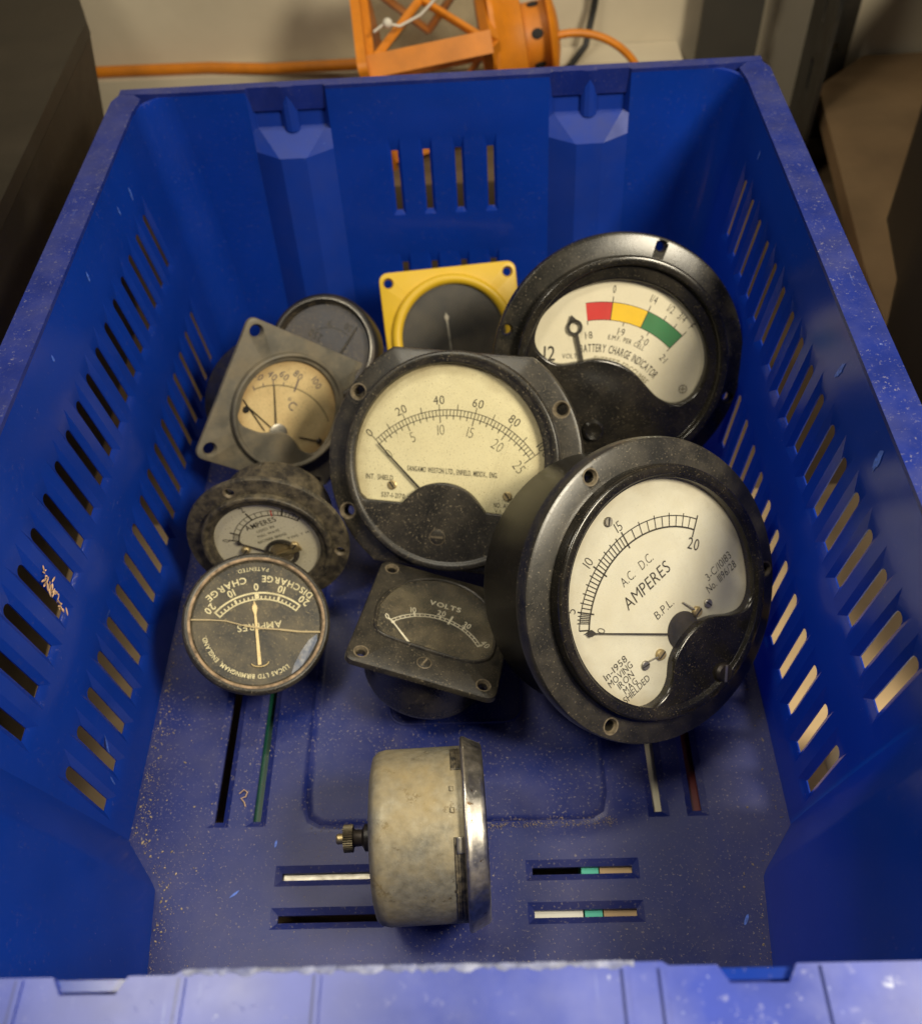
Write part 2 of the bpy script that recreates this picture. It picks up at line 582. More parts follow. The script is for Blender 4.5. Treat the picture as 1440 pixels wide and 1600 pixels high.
TABLE_Z = -0.062
m_table = pmat('shaded_table_top', (0.15, 0.098, 0.052), 0.6, dust=0.3, specks=0.2, dustcol=(0.08, 0.05, 0.03), cscale=9, sscale=200, var=0.25, vscale=7, bump=0.0002)  # dark brown carries the shade in the gap beside the crate
m_board = pmat('brown_fibreboard', (0.25, 0.16, 0.08), 0.6, dust=0.35, dustcol=(0.12, 0.07, 0.035), cscale=8, var=0.2, vscale=12, specks=0.2, sscale=90)
m_wall = pmat('cream_painted_wall', (0.62, 0.55, 0.42), 0.6, dust=0.25, dustcol=(0.34, 0.28, 0.18), cscale=7, var=0.07, vscale=5, specks=0.25, sscale=55, bump=0.0006)
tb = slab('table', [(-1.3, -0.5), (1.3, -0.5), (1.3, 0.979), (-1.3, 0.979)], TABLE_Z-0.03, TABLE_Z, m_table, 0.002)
tag(tb, 'worn brown wooden table top darkened for shade, under and around the blue crate', 'table')
m_lit_sheet = pmat('lit_table_tan', (0.50, 0.36, 0.20), 0.7, dust=0.3, dustcol=(0.30, 0.20, 0.10), cscale=9, var=0.12, vscale=15)  # added sheet, its tan carries the light on the near table
cs_ = slab('lit_table_sheet', [(-0.36, 0.05), (0.307, 0.05), (0.307, 0.46), (-0.36, 0.44)], TABLE_Z+0.0003, TABLE_Z+0.003, m_lit_sheet, 0.0005)
tag(cs_, 'tan sheet added under the crate for the lit table seen through its slots', 'cardboard')
bm = bmesh.new()
add_box(bm, (0, 1.01, 0.45), (2.8, 0.06, 1.4))
wl = obj('wall', bm, m_wall)
wl['label'] = 'cream painted wall with scuffs behind the crate and the lantern'
wl['category'] = 'wall'

M['ledge'] = pmat('brown_ledge', (0.17, 0.12, 0.07), 0.6, dust=0.4, dustcol=(0.09, 0.06, 0.035), cscale=10, specks=0.3, sscale=120)
lg = slab('ledge', [(-0.24, 0.77), (0.235, 0.77), (0.235, 0.936), (-0.345, 0.956), (-0.345, 0.94)], TABLE_Z+0.0005, 0.022, M['ledge'], 0.003)
sk = slab('skirting', [(-0.50, 0.9565), (-0.345, 0.9565), (0.235, 0.937), (0.235, 0.979), (-0.50, 0.979)], TABLE_Z+0.0005, 0.044, m_wall, 0.004)
tag(sk, 'raised cream strip along the foot of the wall with an orange rod on it', 'skirting')
tag(lg, 'brown wooden ledge between crate and wall carrying the orange lantern', 'ledge')

# ------------------------------------------------------------------ crate
CR = thing('plastic_crate', 'blue plastic crate with slotted sides holding the old gauges', 'crate')
H = 0.20
T = 0.0028


def dx(z):
    return 0.045*z+0.25*z*z


def XW(z): return 0.180+dx(z)          # half width of the main walls
def XJ(z): return 0.1600+dx(z)         # where the front posts start
def XP(z): return 0.1555+dx(z)         # front posts at the front wall
def YB(z): return 0.5733+0.15*z
def YF(z): return 0.0936-0.15*z


RC = 0.022


def panel(name, fa, fb, nout, u_lines, v_lines, holes, mat, parent=CR, t=T, ch=0.0021):
    """wall between the lines fa(z) and fb(z); holes = (u0,u1,v0,v1, mu, mb, mt, round) in metres along u and z"""
    bm = bmesh.new()

    def at(u, v, wo):
        a, b = V((*fa(v), v)), V((*fb(v), v))
        if abs(u-u_lines[0]) < 1e-7:
            return a+nout*wo
        if abs(u-u_lines[-1]) < 1e-7:
            return b+nout*wo
        a0, b0 = V((*fa(0), 0)), V((*fb(0), 0))
        q = a0+(b0-a0).normalized()*u
        t_ = (q-a0).dot(b0-a0)/(b0-a0).length_squared
        m = a.lerp(b, t_)
        # keep the slots upright while the ends of the wall lean
        if abs(b0.y-a0.y) > abs(b0.x-a0.x):
            return V((m.x, q.y, v))+nout*wo
        return V((q.x, m.y, v))+nout*wo
    U = set(u_lines)
    Vs = set(v_lines)
    for h in holes:
        U |= {round(h[0]-h[4], 6), round(h[1]+h[4], 6)}
        Vs |= {round(h[2]-h[5], 6), round(h[3]+h[6], 6)}
    U, Vs = sorted(U), sorted(Vs)
    cache = {}

    def vert(u, v, wo):
        k = (round(u, 6), round(v, 6), round(wo, 6))
        if k not in cache:
            cache[k] = bm.verts.new(at(u, v, wo))
        return cache[k]
    for i in range(len(U)-1):
        for j in range(len(Vs)-1):
            u0, u1, v0, v1 = U[i], U[i+1], Vs[j], Vs[j+1]
            cu, cv = (u0+u1)/2, (v0+v1)/2
            if any(h[0]-h[4] < cu < h[1]+h[4] and h[2]-h[5] < cv < h[3]+h[6] for h in holes):
                continue
            for wo in (0, t):
                bm.faces.new([vert(a, b, wo) for a, b in ((u0, v0), (u1, v0), (u1, v1), (u0, v1))])
    for h in holes:
        u0, u1, v0, v1, mu, mb, mt, rd = h
        o0, o1, p0, p1 = round(u0-mu, 6), round(u1+mu, 6), round(v0-mb, 6), round(v1+mt, 6)
        if rd:
            r = (u1-u0)/2
            arc = [((u0+u1)/2+r*cos(radians(a)), v1-r+r*sin(radians(a))) for a in (0, 36, 72, 108, 144, 180)]
        else:
            arc = [(u1, v1), (u0, v1)]
        inn = [(u0, v0), (u1, v0)]+arc
        # vertical cuts along the recess so that it follows the wall's curve
        for wo_o, wo_i in ((0, ch), (t, t)):
            ob = [(o0, p0), (o1, p0), (o1, p1), (o0, p1)]
            I = [vert(a, b, wo_i) for a, b in inn]
            O = [vert(a, b, wo_o) for a, b in ob]
            mids = [x for x in Vs if p0 < x < p1]
            bm.faces.new([O[0], O[1], I[1], I[0]])
            bm.faces.new([O[1]]+[vert(o1, x, wo_o) for x in mids]+[O[2], I[2], I[1]])
            bm.faces.new([O[2], O[3]]+I[:1:-1])
            bm.faces.new([O[3]]+[vert(o0, x, wo_o) for x in mids[::-1]]+[O[0], I[0], I[-1]])
        for k in range(len(inn)):
            a, b = inn[k], inn[(k+1) % len(inn)]
            bm.faces.new([vert(*a, ch), vert(*b, ch), vert(*b, t), vert(*a, t)])
    return obj(name, bm, mat, parent, 25)


ZL = [i*0.02 for i in range(11)]
sl = [0.184+0.0217*i for i in range(17)]
yb0 = 0.176
for sgn in (-1, 1):
    hs = []
    for y in sl:
        zo = 0.004 if sgn > 0 else 0.0
        hs.append((y-yb0-0.0034, y-yb0+0.0034, 0.1175+zo, 0.1585+zo, 0.0035, 0.0050, 0.010, True))
        hs.append((y-yb0-0.0034, y-yb0+0.0034, 0.0310, 0.0775, 0.0035, 0.0050, 0.010, True))
    nn = V((sgn, 0, -0.08)).normalized()
    panel('side_wall', lambda z, s=sgn: (s*XW(z), yb0-0.1*z), lambda z, s=sgn: (s*XW(z), YB(z)-RC), nn,
          [0, YB(0)-RC-yb0], ZL, hs, M['blue'])
    # corner post at the front
    bm = bmesh.new()
    rows = []
    for z in ZL:
        jy = -0.1*z
        P = [(XW(z), yb0+jy), (XW(z)-0.002, yb0-0.003+jy), (XJ(z)+0.002, 0.1525+jy), (XJ(z), 0.149+jy), (XP(z), YF(z)+0.012), (XP(z)-0.004, YF(z)+0.004), (XP(z)-0.012, YF(z))]
        rows.append([(sgn*x, y, z) for x, y in P]+[(sgn*(x+0.0035), y-0.001, z) for x, y in P[::-1]])
    add_loops(bm, rows, True, True)
    obj('corner_post', bm, M['blue'], CR, 25)
    # rounded corner at the back
    bm = bmesh.new()
    rows = []
    for z in ZL:
        c = (XW(z)-RC, YB(z)-RC)
        P = [(c[0]+RC*cos(radians(a)), c[1]+RC*sin(radians(a))) for a in range(0, 91, 9)]
        Q = [(c[0]+(RC+T)*cos(radians(a)), c[1]+(RC+T)*sin(radians(a))) for a in range(90, -1, -9)]
        rows.append([(sgn*x, y, z) for x, y in P+Q])
    add_loops(bm, rows, True, True)
    obj('back_corner', bm, M['blue'], CR, 60)

# back wall: three panels with two pocketed ribs between them
T = 0.0032
RX = [(-0.1283, -0.0745), (0.0745, 0.1283)]
nb = V((0, 1, -0.15)).normalized()


def back_panel(x0, x1, holes):
    hs = [(a-x0, b-x0, c, d, 0.002, 0.003, 0.009, False) for a, b, c, d in holes]
    f0 = (lambda z: (x0, YB(z))) if abs(x0) < 0.15 else (lambda z: (-(XW(z)-RC), YB(z)))
    f1 = (lambda z: (x1, YB(z))) if abs(x1) < 0.15 else (lambda z: (XW(z)-RC, YB(z)))
    return f0, f1, hs


f0, f1, hs = back_panel(-0.0745, 0.0745, [(x-0.0023, x+0.0023, z0, z1) for x in (-0.0328, -0.0107, 0.0116, 0.034) for z0, z1 in ((0.1135, 0.1565), (0.028, 0.0725))])
panel('back_wall', f0, f1, nb, [0, 0.149], ZL, hs, M['blue'])
for s in (-1, 1):
    bm = bmesh.new()
    rows = []
    for z in ZL:
        a, b = (s*0.1283, s*(XW(z)-RC))
        rows.append([(a, YB(z), z), (b, YB(z), z), (b, YB(z)+T, z), (a, YB(z)+T, z)])
    add_loops(bm, rows, True, True)
    obj('back_wall', bm, M['blue'], CR, 25)
for x0, x1 in RX:
    bm = bmesh.new()
    mid = (x0+x1)/2

    def section(z, kind):
        y = YB(z)
        if kind:      # rib that stands into the crate
            return [(x0, y+T, z), (x0, y, z), (x0+0.0172, y-0.0106, z), (x0+0.0182, y-0.0110, z), (x1-0.0182, y-0.0110, z), (x1-0.0172, y-0.0106, z), (x1, y, z), (x1, y+T, z)]
        return [(x0, y+T, z), (x0, y, z), (x0+0.003, y+0.006, z), (mid-0.0055, y+0.006, z), (mid+0.0055, y+0.006, z), (x1-0.003, y+0.006, z), (x1, y, z), (x1, y+T, z)]
    rows = [section(z, True) for z in [i*0.0161 for i in range(11)]]
    s1 = section(0.1745, False)
    rows.append(s1)
    rows.append(section(H, False))
    add_loops(bm, rows, False, False, closed=False)
    # bead down the middle of the pocket
    for zz in (0,):
        r2 = []
        for z in (0.1725, 0.187, 0.2):
            y = YB(z)
            r2.append([(mid+0.006*cos(radians(a)), y+0.0065-0.0055*sin(radians(a)), z) for a in range(0, 181, 30)])
        add_loops(bm, r2, False, False, closed=False)
    obj('stacking_rib', bm, M['blue_shaded'], CR, 12)

# front wall
bm = bmesh.new()
rows = []
for z in ZL:
    a = XP(z)-0.012
    rows.append([(-a, YF(z), z), (a, YF(z), z), (a, YF(z)-T, z), (-a, YF(z)-T, z)])
add_loops(bm, rows, True, True)
obj('front_wall', bm, M['blue'], CR, 25)

# floor with slots and a sunken centre panel
bm = bmesh.new()
fh = []
for s in (-1, 1):
    a, b = sorted((s*0.1085, s*0.1130)); fh.append((a, b, 0.1852, 0.275))
    a, b = sorted((s*0.1295, s*0.1345)); fh.append((a, b, 0.1852, 0.275))
    a, b = sorted((s*0.1085, s*0.1130)); fh.append((a, b, 0.40, 0.49))
    a, b = sorted((s*0.1295, s*0.1345)); fh.append((a, b, 0.40, 0.49))
    for y0 in (0.1315, 0.1530):
        a, b = sorted((s*0.0405, s*0.0930)); fh.append((a, b, y0, y0+0.0037))
mg = 0.0035
PX, PY0, PY1 = 0.0875, 0.1775, 0.505
U = {-0.1615, 0.1615, -PX, PX}
W_ = {0.075, 0.150, 0.590, PY0, PY1}
for a, b, c, d in fh:
    U |= {round(a-mg, 6), round(b+mg, 6)}
    W_ |= {round(c-mg, 6), round(d+mg, 6)}
U, W_ = sorted(U), sorted(W_)
cache = {}


def fv(x, y, z):
    k = (round(x, 6), round(y, 6), round(z, 6))
    if k not in cache:
        cache[k] = bm.verts.new(k)
    return cache[k]


for i in range(len(U)-1):
    for j in range(len(W_)-1):
        u0, u1, v0, v1 = U[i], U[i+1], W_[j], W_[j+1]
        cu, cv = (u0+u1)/2, (v0+v1)/2
        if any(a-mg < cu < b+mg and c-mg < cv < d+mg for a, b, c, d in fh):
            continue
        bm.faces.new([fv(a, b, -0.004) for a, b in ((u0, v0), (u1, v0), (u1, v1), (u0, v1))])
        if abs(cu) < PX and PY0 < cv < PY1:
            continue
        bm.faces.new([fv(a, b, 0) for a, b in ((u0, v0), (u1, v0), (u1, v1), (u0, v1))])
for s in (-1, 1):   # strips beside the posts reach out to the main walls
    for z in (0, -0.004):
        bm.faces.new([fv(s*0.1615, 0.145, z), fv(s*0.1615, 0.59, z), fv(s*0.184, 0.59, z), fv(s*0.184, 0.165, z)])
for a, b, c, d in fh:
    o = [(a-mg, c-mg), (b+mg, c-mg), (b+mg, d+mg), (a-mg, d+mg)]
    q = [(a, c), (b, c), (b, d), (a, d)]
    for k in range(4):
        l = (k+1) % 4
        bm.faces.new([fv(*o[k], 0), fv(*o[l], 0), fv(*q[l], -0.002), fv(*q[k], -0.002)])
        bm.faces.new([fv(*q[k], -0.002), fv(*q[l], -0.002), fv(*q[l], -0.004), fv(*q[k], -0.004)])
        bm.faces.new([fv(*q[k], -0.004), fv(*q[l], -0.004), fv(*o[l], -0.004), fv(*o[k], -0.004)])
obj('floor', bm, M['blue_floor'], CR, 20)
# centre panel: rim flat in the floor's plane, a rounded step down, a sunken middle
bm = bmesh.new()
pc = (0, (PY0+PY1)/2)
hy = (PY1-PY0)/2
n = 144
sq = ray_poly(pc, [(PX, PY0), (PX, PY1), (-PX, PY1), (-PX, PY0)], n)
for qx in (-PX, PX):
    for qy in (PY0, PY1):
        k = min(range(n), key=lambda i_: (sq[i_][0]-qx)**2+(sq[i_][1]-qy)**2)
        sq[k] = (qx, qy)
rows = [[(x, y, 0.0) for x, y in sq]]
for k, (ins, dz) in enumerate(((0.0012, 0.0), (0.0022, 0.0003), (0.0036, 0.0009), (0.0052, -0.0006), (0.0066, -0.0013), (0.0082, -0.0015))):
    rr = ray_poly(pc, round_rect(PX-ins, hy-ins, 0.0135-ins*0.6, pc), n)
    rows.append([(x, y, dz) for x, y in rr])
add_loops(bm, rows, False, True)
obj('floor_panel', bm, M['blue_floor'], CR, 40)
# inner moulded bead
bm = bmesh.new()
rr = [p for p in round_rect(0.039, 0.09, 0.010, (0, 0.331))]
rr.append(rr[0])
add_tube(bm, [(x, y, -0.0016) for x, y in rr], 0.0010, 8)
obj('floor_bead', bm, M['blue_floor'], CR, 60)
# dirt that has gathered along the edges of the floor
M['grit'] = pmat('floor_grit', (0.30, 0.235, 0.15), 0.9, var=0.5, vscale=900)
bm = bmesh.new()


def grit(x, y, z, r):
    m = Matrix.Translation((x, y, z)) @ Matrix.Rotation(random.uniform(0, 6), 4, 'Z') @ Matrix.Rotation(random.uniform(0, 6), 4, 'X') @ Matrix.Diagonal((r*random.uniform(.7, 1.7), r, r*random.uniform(.4, .8), 1))
    bmesh.ops.create_icosphere(bm, subdivisions=1, radius=1.0, matrix=m)


for i in range(1500):
    s = random.choice((-1, -1, -1, 1))
    y = random.uniform(0.10, 0.56)
    lim = 0.1795 if y > 0.178 else (0.158 if y < 0.149 else 0.158+(y-0.149)*0.7)
    x = s*(lim-abs(random.gauss(0, 0.004 if i % 3 else 0.016))-0.001)
    grit(x, y, 0.0003, random.uniform(0.00012, 0.00034) if random.random() < .85 else random.uniform(.0004, .0007))
for i in range(800):
    grit(max(-0.17, min(0.17, random.gauss(-0.04, 0.08))), random.uniform(0.16, 0.45), 0.0002, random.uniform(0.0001, 0.00030))
for i in range(800):
    x = random.uniform(-0.02, 0.088) if i % 3 else random.uniform(-0.08, 0.085)
    grit(x, 0.1798+random.gauss(0, 0.0016), 0.0006, random.uniform(0.0001, 0.0003))
o = obj('floor_grit', bm, M['grit'], CR, 0)
o['kind'] = 'stuff'

# rim
RO, RBK, RFR = 0.2165, 0.6118, 0.0445


def rim_piece(poly, z0=0.184, z1=0.2025, bev=0.0012, mat='blue_rim'):
    bm = prism(poly, z0, z1)
    bevel(bm, bev, 2, 40)
    return obj('rim', bm, M[mat], CR, 40)


xi = XW(H)
for s in (-1, 1):
    pts = [(xi, yb0-0.021), (RO, yb0-0.021), (RO, 0.596), (RO-0.004, 0.606), (xi+0.004, 0.604), (xi-0.002, 0.6033-0.006), (xi, YB(H)-RC)]
    rim_piece([(s*x, y) for x, y in pts][::s])
    # front corner piece: follows the post
    pts = [(xi, yb0-0.0212), (XJ(H), 0.129), (XP(H), YF(H)+0.012), (XP(H)-0.012, YF(H)), (XP(H)-0.012, RFR), (RO-0.008, RFR), (RO, RFR+0.008), (RO, yb0-0.0212)]
    rim_piece([(s*x, y) for x, y in pts][::-s])
bx = RO-0.003
q = [(-bx, RBK), (bx, RBK), (bx, 0.6062), (xi+0.004, 0.6045)]
q += [(xi-0.016, 0.6033)]
for x0, x1 in RX[::-1]:
    mid = (x0+x1)/2
    q += [(x1, 0.6033), (x1-0.0015, 0.6050), (mid+0.006, 0.6050), (mid+0.003, 0.6038), (mid-0.003, 0.6038), (mid-0.006, 0.6050), (x0+0.0015, 0.6050), (x0, 0.6033)]
q += [(-(xi-0.016), 0.6033), (-(xi+0.004), 0.6045), (-bx, 0.6062)]
rim_piece(q[::-1], 0.186, 0.2025, 0.0008)
# front rim with two stacking notches, worn along its inner edge
fx = XP(H)-0.0122
q = [(-fx, RFR), (fx, RFR), (fx, 0.0640)]
for s in (1, -1):
    if s == 1:
        q += [(0.1105, 0.0640), (0.1075, 0.0590), (0.0905, 0.0590), (0.0875, 0.0640), (0.0735, 0.0640), (0.0715, 0.0652)]
        k = 2
        for i in range(1, k):
            x = 0.0715-0.143*i/k
            q.append((x, 0.0652))
    else:
        q += [(-0.0715, 0.0652), (-0.0735, 0.0640), (-0.0875, 0.0640), (-0.0905, 0.0590), (-0.1075, 0.0590), (-0.1105, 0.0640)]
q += [(-fx, 0.0640)]
rim_piece(q, 0.1925, 0.2025, 0.0014, 'blue_worn_sheen')
q2 = [(-fx, RFR-0.003), (fx, RFR-0.003), (fx, RFR-0.0002), (-fx, RFR-0.0002)]
rim_piece(q2, 0.17, 0.1985, 0.0008, 'blue_worn_sheen')
# raised ribs that cross the front rim and the floors of the notches
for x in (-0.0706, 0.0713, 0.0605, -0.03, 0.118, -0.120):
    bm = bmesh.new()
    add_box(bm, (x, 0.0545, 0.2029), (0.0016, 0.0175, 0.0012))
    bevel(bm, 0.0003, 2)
    obj('rim_ridge', bm, M['blue_worn_sheen'], CR, 40)
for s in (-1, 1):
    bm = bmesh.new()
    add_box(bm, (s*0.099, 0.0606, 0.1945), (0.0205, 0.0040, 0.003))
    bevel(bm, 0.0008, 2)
    obj('notch_floor', bm, M['blue_worn_sheen'], CR, 40)
# whitened, torn plastic along the inner edge of the front rim
M['fray'] = pmat('whitened_torn_plastic', (0.22, 0.24, 0.36), 0.7, var=0.4, vscale=260, dust=0.8, dustcol=(0.07, 0.09, 0.26), cscale=190)
bm = bmesh.new()
rows = []
wv = [random.uniform(0.2, 1.0) for i in range(80)]
for i in range(321):
    x = -0.0712+0.1345*i/320
    k = i/320*78
    wd = (wv[int(k)]*(1-k % 1)+wv[int(k)+1]*(k % 1))*0.0016+random.uniform(0, 0.0003)
    e = 0.0654+random.uniform(-0.0001, 0.0002)+0.0003*wv[int(k)]
    rows.append([(x, 0.0652-wd*1.2, 0.20255), (x, 0.0652-wd*0.6, 0.2028+random.uniform(0, 0.0002)), (x, e, 0.2024), (x, e+0.0001, 0.2015-wd*0.9), (x, 0.0650, 0.2010-wd*0.9)])
add_loops(bm, rows, False, False, closed=False)
obj('torn_edge', bm, M['fray'], CR, 60)
# underside feet
for s in (-1, 1):
    for y in (0.14, 0.53):
        bm = bmesh.new()
        add_box(bm, (s*0.150, y, (TABLE_Z-0.0008)/2), (0.045, 0.05, -0.0072-TABLE_Z))
        bevel(bm, 0.003, 2)
        obj('foot', bm, M['blue'], CR)

# pale stress marks in the plastic
M['scuff'] = pmat('pale_stress_mark', (0.05, 0.12, 0.50), 0.45, var=0.5, vscale=600)


def scuff(x_sign, y, z, l, wd, tilt):
    x = XW(z)-0.0003
    sl_ = 0.045+0.5*z
    m = Matrix(((sl_, 0, -1), (0, 1, 0), (1, 0, sl_))).to_4x4()
    bm = bmesh.new()
    k = 14
    P = []
    for i in range(k):
        a = 2*pi*i/k
        rr = 1+random.uniform(-0.25, 0.25)
        u, v = l*cos(a)*rr, wd*sin(a)*rr
        c_, s_ = cos(tilt), sin(tilt)
        zz, yy = u*c_-v*s_, u*s_+v*c_
        P.append(bm.verts.new((x_sign*(XW(z+zz)-0.0003), y+yy, z+zz)))
    bm.faces.new(P)
    obj('scuff', bm, M['scuff'], CR, 0)


for q in ((-1, 0.585-0.06, 0.178, .004, .0012, .3), (-1, 0.50, 0.182, .003, .001, .2), (-1, 0.43, 0.186, .003, .001, .4), (-1, 0.36, 0.188, .002, .0009, .3), (-1, 0.2365, 0.186, .003, .001, .5),
          (1, 0.33, 0.185, .005, .0016, -.2), (1, 0.27, 0.187, .006, .002, .1), (1, 0.52, 0.186, .003, .001, 0), (-1, 0.21, 0.05, .005, .0008, .6), (-1, 0.196, 0.035, .004, .0006, .2)):
    scuff(*q)
for x, y, l, wd, t in ((-0.117, 0.146, .003, .0006, .9), (-0.098, 0.172, .002, .0007, 0.1), (0.147, 0.128, .003, .0008, .5)):
    bm = bmesh.new()
    bm.faces.new([bm.verts.new((x+l*cos(a)*sin(t)-wd*sin(a)*cos(t), y+l*cos(a)*cos(t)+wd*sin(a)*sin(t), 0.00035)) for a in [2*pi*i/14 for i in range(14)]])
    obj('scuff', bm, M['scuff'], CR, 0)
M['wood_fibre'] = pmat('pink_wood_fibre', (0.50, 0.33, 0.20), 0.8, var=0.3, vscale=300)
bm = bmesh.new()
for i in range(46):
    t_ = random.random()
    z0 = 0.146-0.024*t_+random.gauss(0, 0.0012)
    p_ = V((-XW(z0)+random.uniform(0.0004, 0.0024), 0.2555-0.008*t_+random.gauss(0, 0.0012), z0))
    m = Matrix.Translation(p_) @ Matrix.Rotation(random.uniform(0, 6), 4, 'X') @ Matrix.Rotation(random.uniform(-.5, .5), 4, 'Z') @ Matrix.Diagonal((random.uniform(.0002, .0005), random.uniform(.0003, .0007), random.uniform(.0006, .0026), 1))
    bmesh.ops.create_icosphere(bm, subdivisions=1, radius=1.0, matrix=m)
o = obj('wood_shaving', bm, M['wood_fibre'], None, 60)
tag(o, 'frayed pinkish wood shaving stuck to the slots of the left crate wall', 'wood shaving')
bm = bmesh.new()
add_tube(bm, [(-0.122, 0.2005, 0.0008), (-0.1195, 0.2025, 0.0014), (-0.1175, 0.2012, 0.001), (-0.118, 0.1985, 0.0012), (-0.1205, 0.1975, 0.0016), (-0.1185, 0.1955, 0.001), (-0.1175, 0.193, 0.0008)], 0.00035, 5)
o = obj('fibre', bm, M['wood_fibre'], None, 60)
tag(o, 'curled thin fibre lying between the left floor slots of the crate', 'fibre')

# ------------------------------------------------------------------ gauges


def frame(n, up):
    n = V(n).normalized(); up = V(up)
    y = (up-n*(up.dot(n))).normalized()
    x = y.cross(n)
    return Matrix(((x.x, y.x, n.x), (x.y, y.y, n.y), (x.z, y.z, n.z)))


def gauge_root(name, label, c, n, up, s, shift=(0, 0, 0)):
    """c was measured for a gauge of unit scale; s moves it along the line of sight to where it rests"""
    c = CAM+(V(c)-CAM)*s+V(shift)
    return thing(name, label, 'gauge', c, frame(n, up), None)


def scaled(poly, R): return [(x*R, y*R) for x, y in poly]


def flange(root, R, outer, th, mat, inner=0.6, holes=(), hr=0.055, hmat=None, edge=0.02, n=240):
    o2 = ray_poly((0, 0), outer, n)

    def ins(d):
        return [(x*(1-d/hypot(x, y)), y*(1-d/hypot(x, y))) for x, y in o2]
    rows = [[(x*inner/hypot(x, y), y*inner/hypot(x, y), -th) for x, y in o2],
            [(x, y, -th) for x, y in ins(edge*0.8)], [(x, y, -th+edge*0.6) for x, y in o2], [(x, y, -edge) for x, y in o2],
            [(x, y, -edge*0.3) for x, y in ins(edge*0.3)], [(x, y, 0) for x, y in ins(edge)], [(x*inner/hypot(x, y), y*inner/hypot(x, y), 0) for x, y in o2]]
    rows.append(rows[0])
    rows = [[(x*R, y*R, z*R) for x, y, z in L] for L in rows]
    bm = bmesh.new()
    rr = [[bm.verts.new(p) for p in L] for L in rows[:-1]]
    for a, b in zip(rr, rr[1:]+rr[:1]):
        for i in range(n):
            bm.faces.new((a[i], a[(i+1) % n], b[(i+1) % n], b[i]))
    o = obj('flange', bm, mat, root, 35)
    cs = []
    for a, r in holes:
        x, y = r*cos(radians(a))*R, r*sin(radians(a))*R
        k = hr*R
        b = lathe([(k, -th*R*2), (k, -k*0.7), (k*1.35, 0.0001), (k*1.35, k)], 24)
        bmesh.ops.translate(b, verts=b.verts, vec=(x, y, 0))
        cs.append(b)
    if cs:
        cut(o, cs)
    for a, r in holes if hmat else ():
        x, y = r*cos(radians(a))*R, r*sin(radians(a))*R
        k = hr*R
        b = bmesh.new()
        add_loops(b, [[(x+q*cos(t*pi/16), y+q*sin(t*pi/16), z) for t in range(32)] for q, z in ((k*1.02, -k*0.62), (k*1.34, 0.00012*R/0.07), (k*1.62, 0.00014*R/0.07))])
        obj('hole_rim', b, hmat, root, 60)
    return o


def cover(root, R, win, sc, rb, h, mat, zd=0.004, n=240, lip=0.02, ring=0.055, low=0.75, name='cover', shape=None):
    """raised front moulding: outer ring of radius rb, a window of outline win cut through"""
    W = ray_poly(sc, win, n)

    def C(r):
        return ray_poly(sc, circ(r, 240), n)

    def grow(d):
        o = []
        lim = C(rb-ring-0.031)
        for (x, y), q in zip(W, lim):
            l = hypot(x-sc[0], y-sc[1])
            l2 = min(l+d, hypot(q[0]-sc[0], q[1]-sc[1])-0.001)
            o.append((sc[0]+(x-sc[0])/l*l2, sc[1]+(y-sc[1])/l*l2))
        return o
    L = [(C(rb), -0.01), (C(rb), h-0.03), (C(rb-0.006), h-0.010), (C(rb-0.018), h), (C(rb-ring), h), (C(rb-ring-0.012), h-0.01), (C(rb-ring-0.022), h*low+0.004), (C(rb-ring-0.03), h*low),
         (grow(lip+0.004), h*low), (grow(lip*0.35), h*low-0.008), (W, h*low-0.022), (W, zd)]
    bm = bmesh.new()
    add_loops(bm, [[(x*R, y*R, z*R) for x, y in P] for P, z in L])
    o = obj(name, bm, mat, root, 50)
    md = o.modifiers.new('normals', 'WEIGHTED_NORMAL')
    md.keep_sharp = True
    md.weight = 100
    return o


def housing(root, R, rb, L, mat, z0=-0.02, fil=0.06, name='housing'):
    return obj(name, lathe([(rb*R, z0*R), (rb*R, (-L+fil)*R), ((rb-fil*0.3)*R, (-L+fil*0.3)*R), ((rb-fil)*R, -L*R)], 96), mat, root, 40)


def dial(root, R, r, z, mat, c=(0, 0)):
    bm = lathe([(r*R, (z-0.05)*R), (r*R, z*R)], 96)
    bmesh.ops.translate(bm, verts=bm.verts, vec=(c[0]*R, c[1]*R, 0))
    return obj('dial', bm, mat, root, 30)


def glass(root, R, poly, z, mat):
    bm = bmesh.new()
    bm.faces.new([bm.verts.new((x*R, y*R, z*R)) for x, y in poly])
    o = obj('glass', bm, mat, root, 0)
    return o


def screw(root, R, x, y, z, r, mat, slot=30, hh=0.5, name='screw', dark=None, ring=None):
    bm = lathe([(r*R, z*R), (r*R, (z+r*hh*0.6)*R), (r*0.8*R, (z+r*hh)*R)], 28)
    bmesh.ops.translate(bm, verts=bm.verts, vec=(x*R, y*R, 0))
    o = obj(name, bm, mat, root, 30)
    bm = bmesh.new()
    m = Matrix.Translation((x*R, y*R, (z+r*hh)*R)) @ Matrix.Rotation(radians(slot), 4, 'Z')
    add_box(bm, (0, 0, 0), (1.7*r*R, 0.30*r*R, 0.10*r*R), m)
    obj('slot', bm, dark or M['hole'], o, 0)
    if ring:
        bm = bmesh.new()
        add_loops(bm, [[((x+q*r*cos(2*pi*i/36))*R, (y+q*r*sin(2*pi*i/36))*R, (z+zz)*R) for i in range(36)] for q, zz in ((1.0, 0.001), (1.06, r*0.10), (1.16, 0.001))])
        obj('worn_ring', bm, ring, o, 60)
    return o


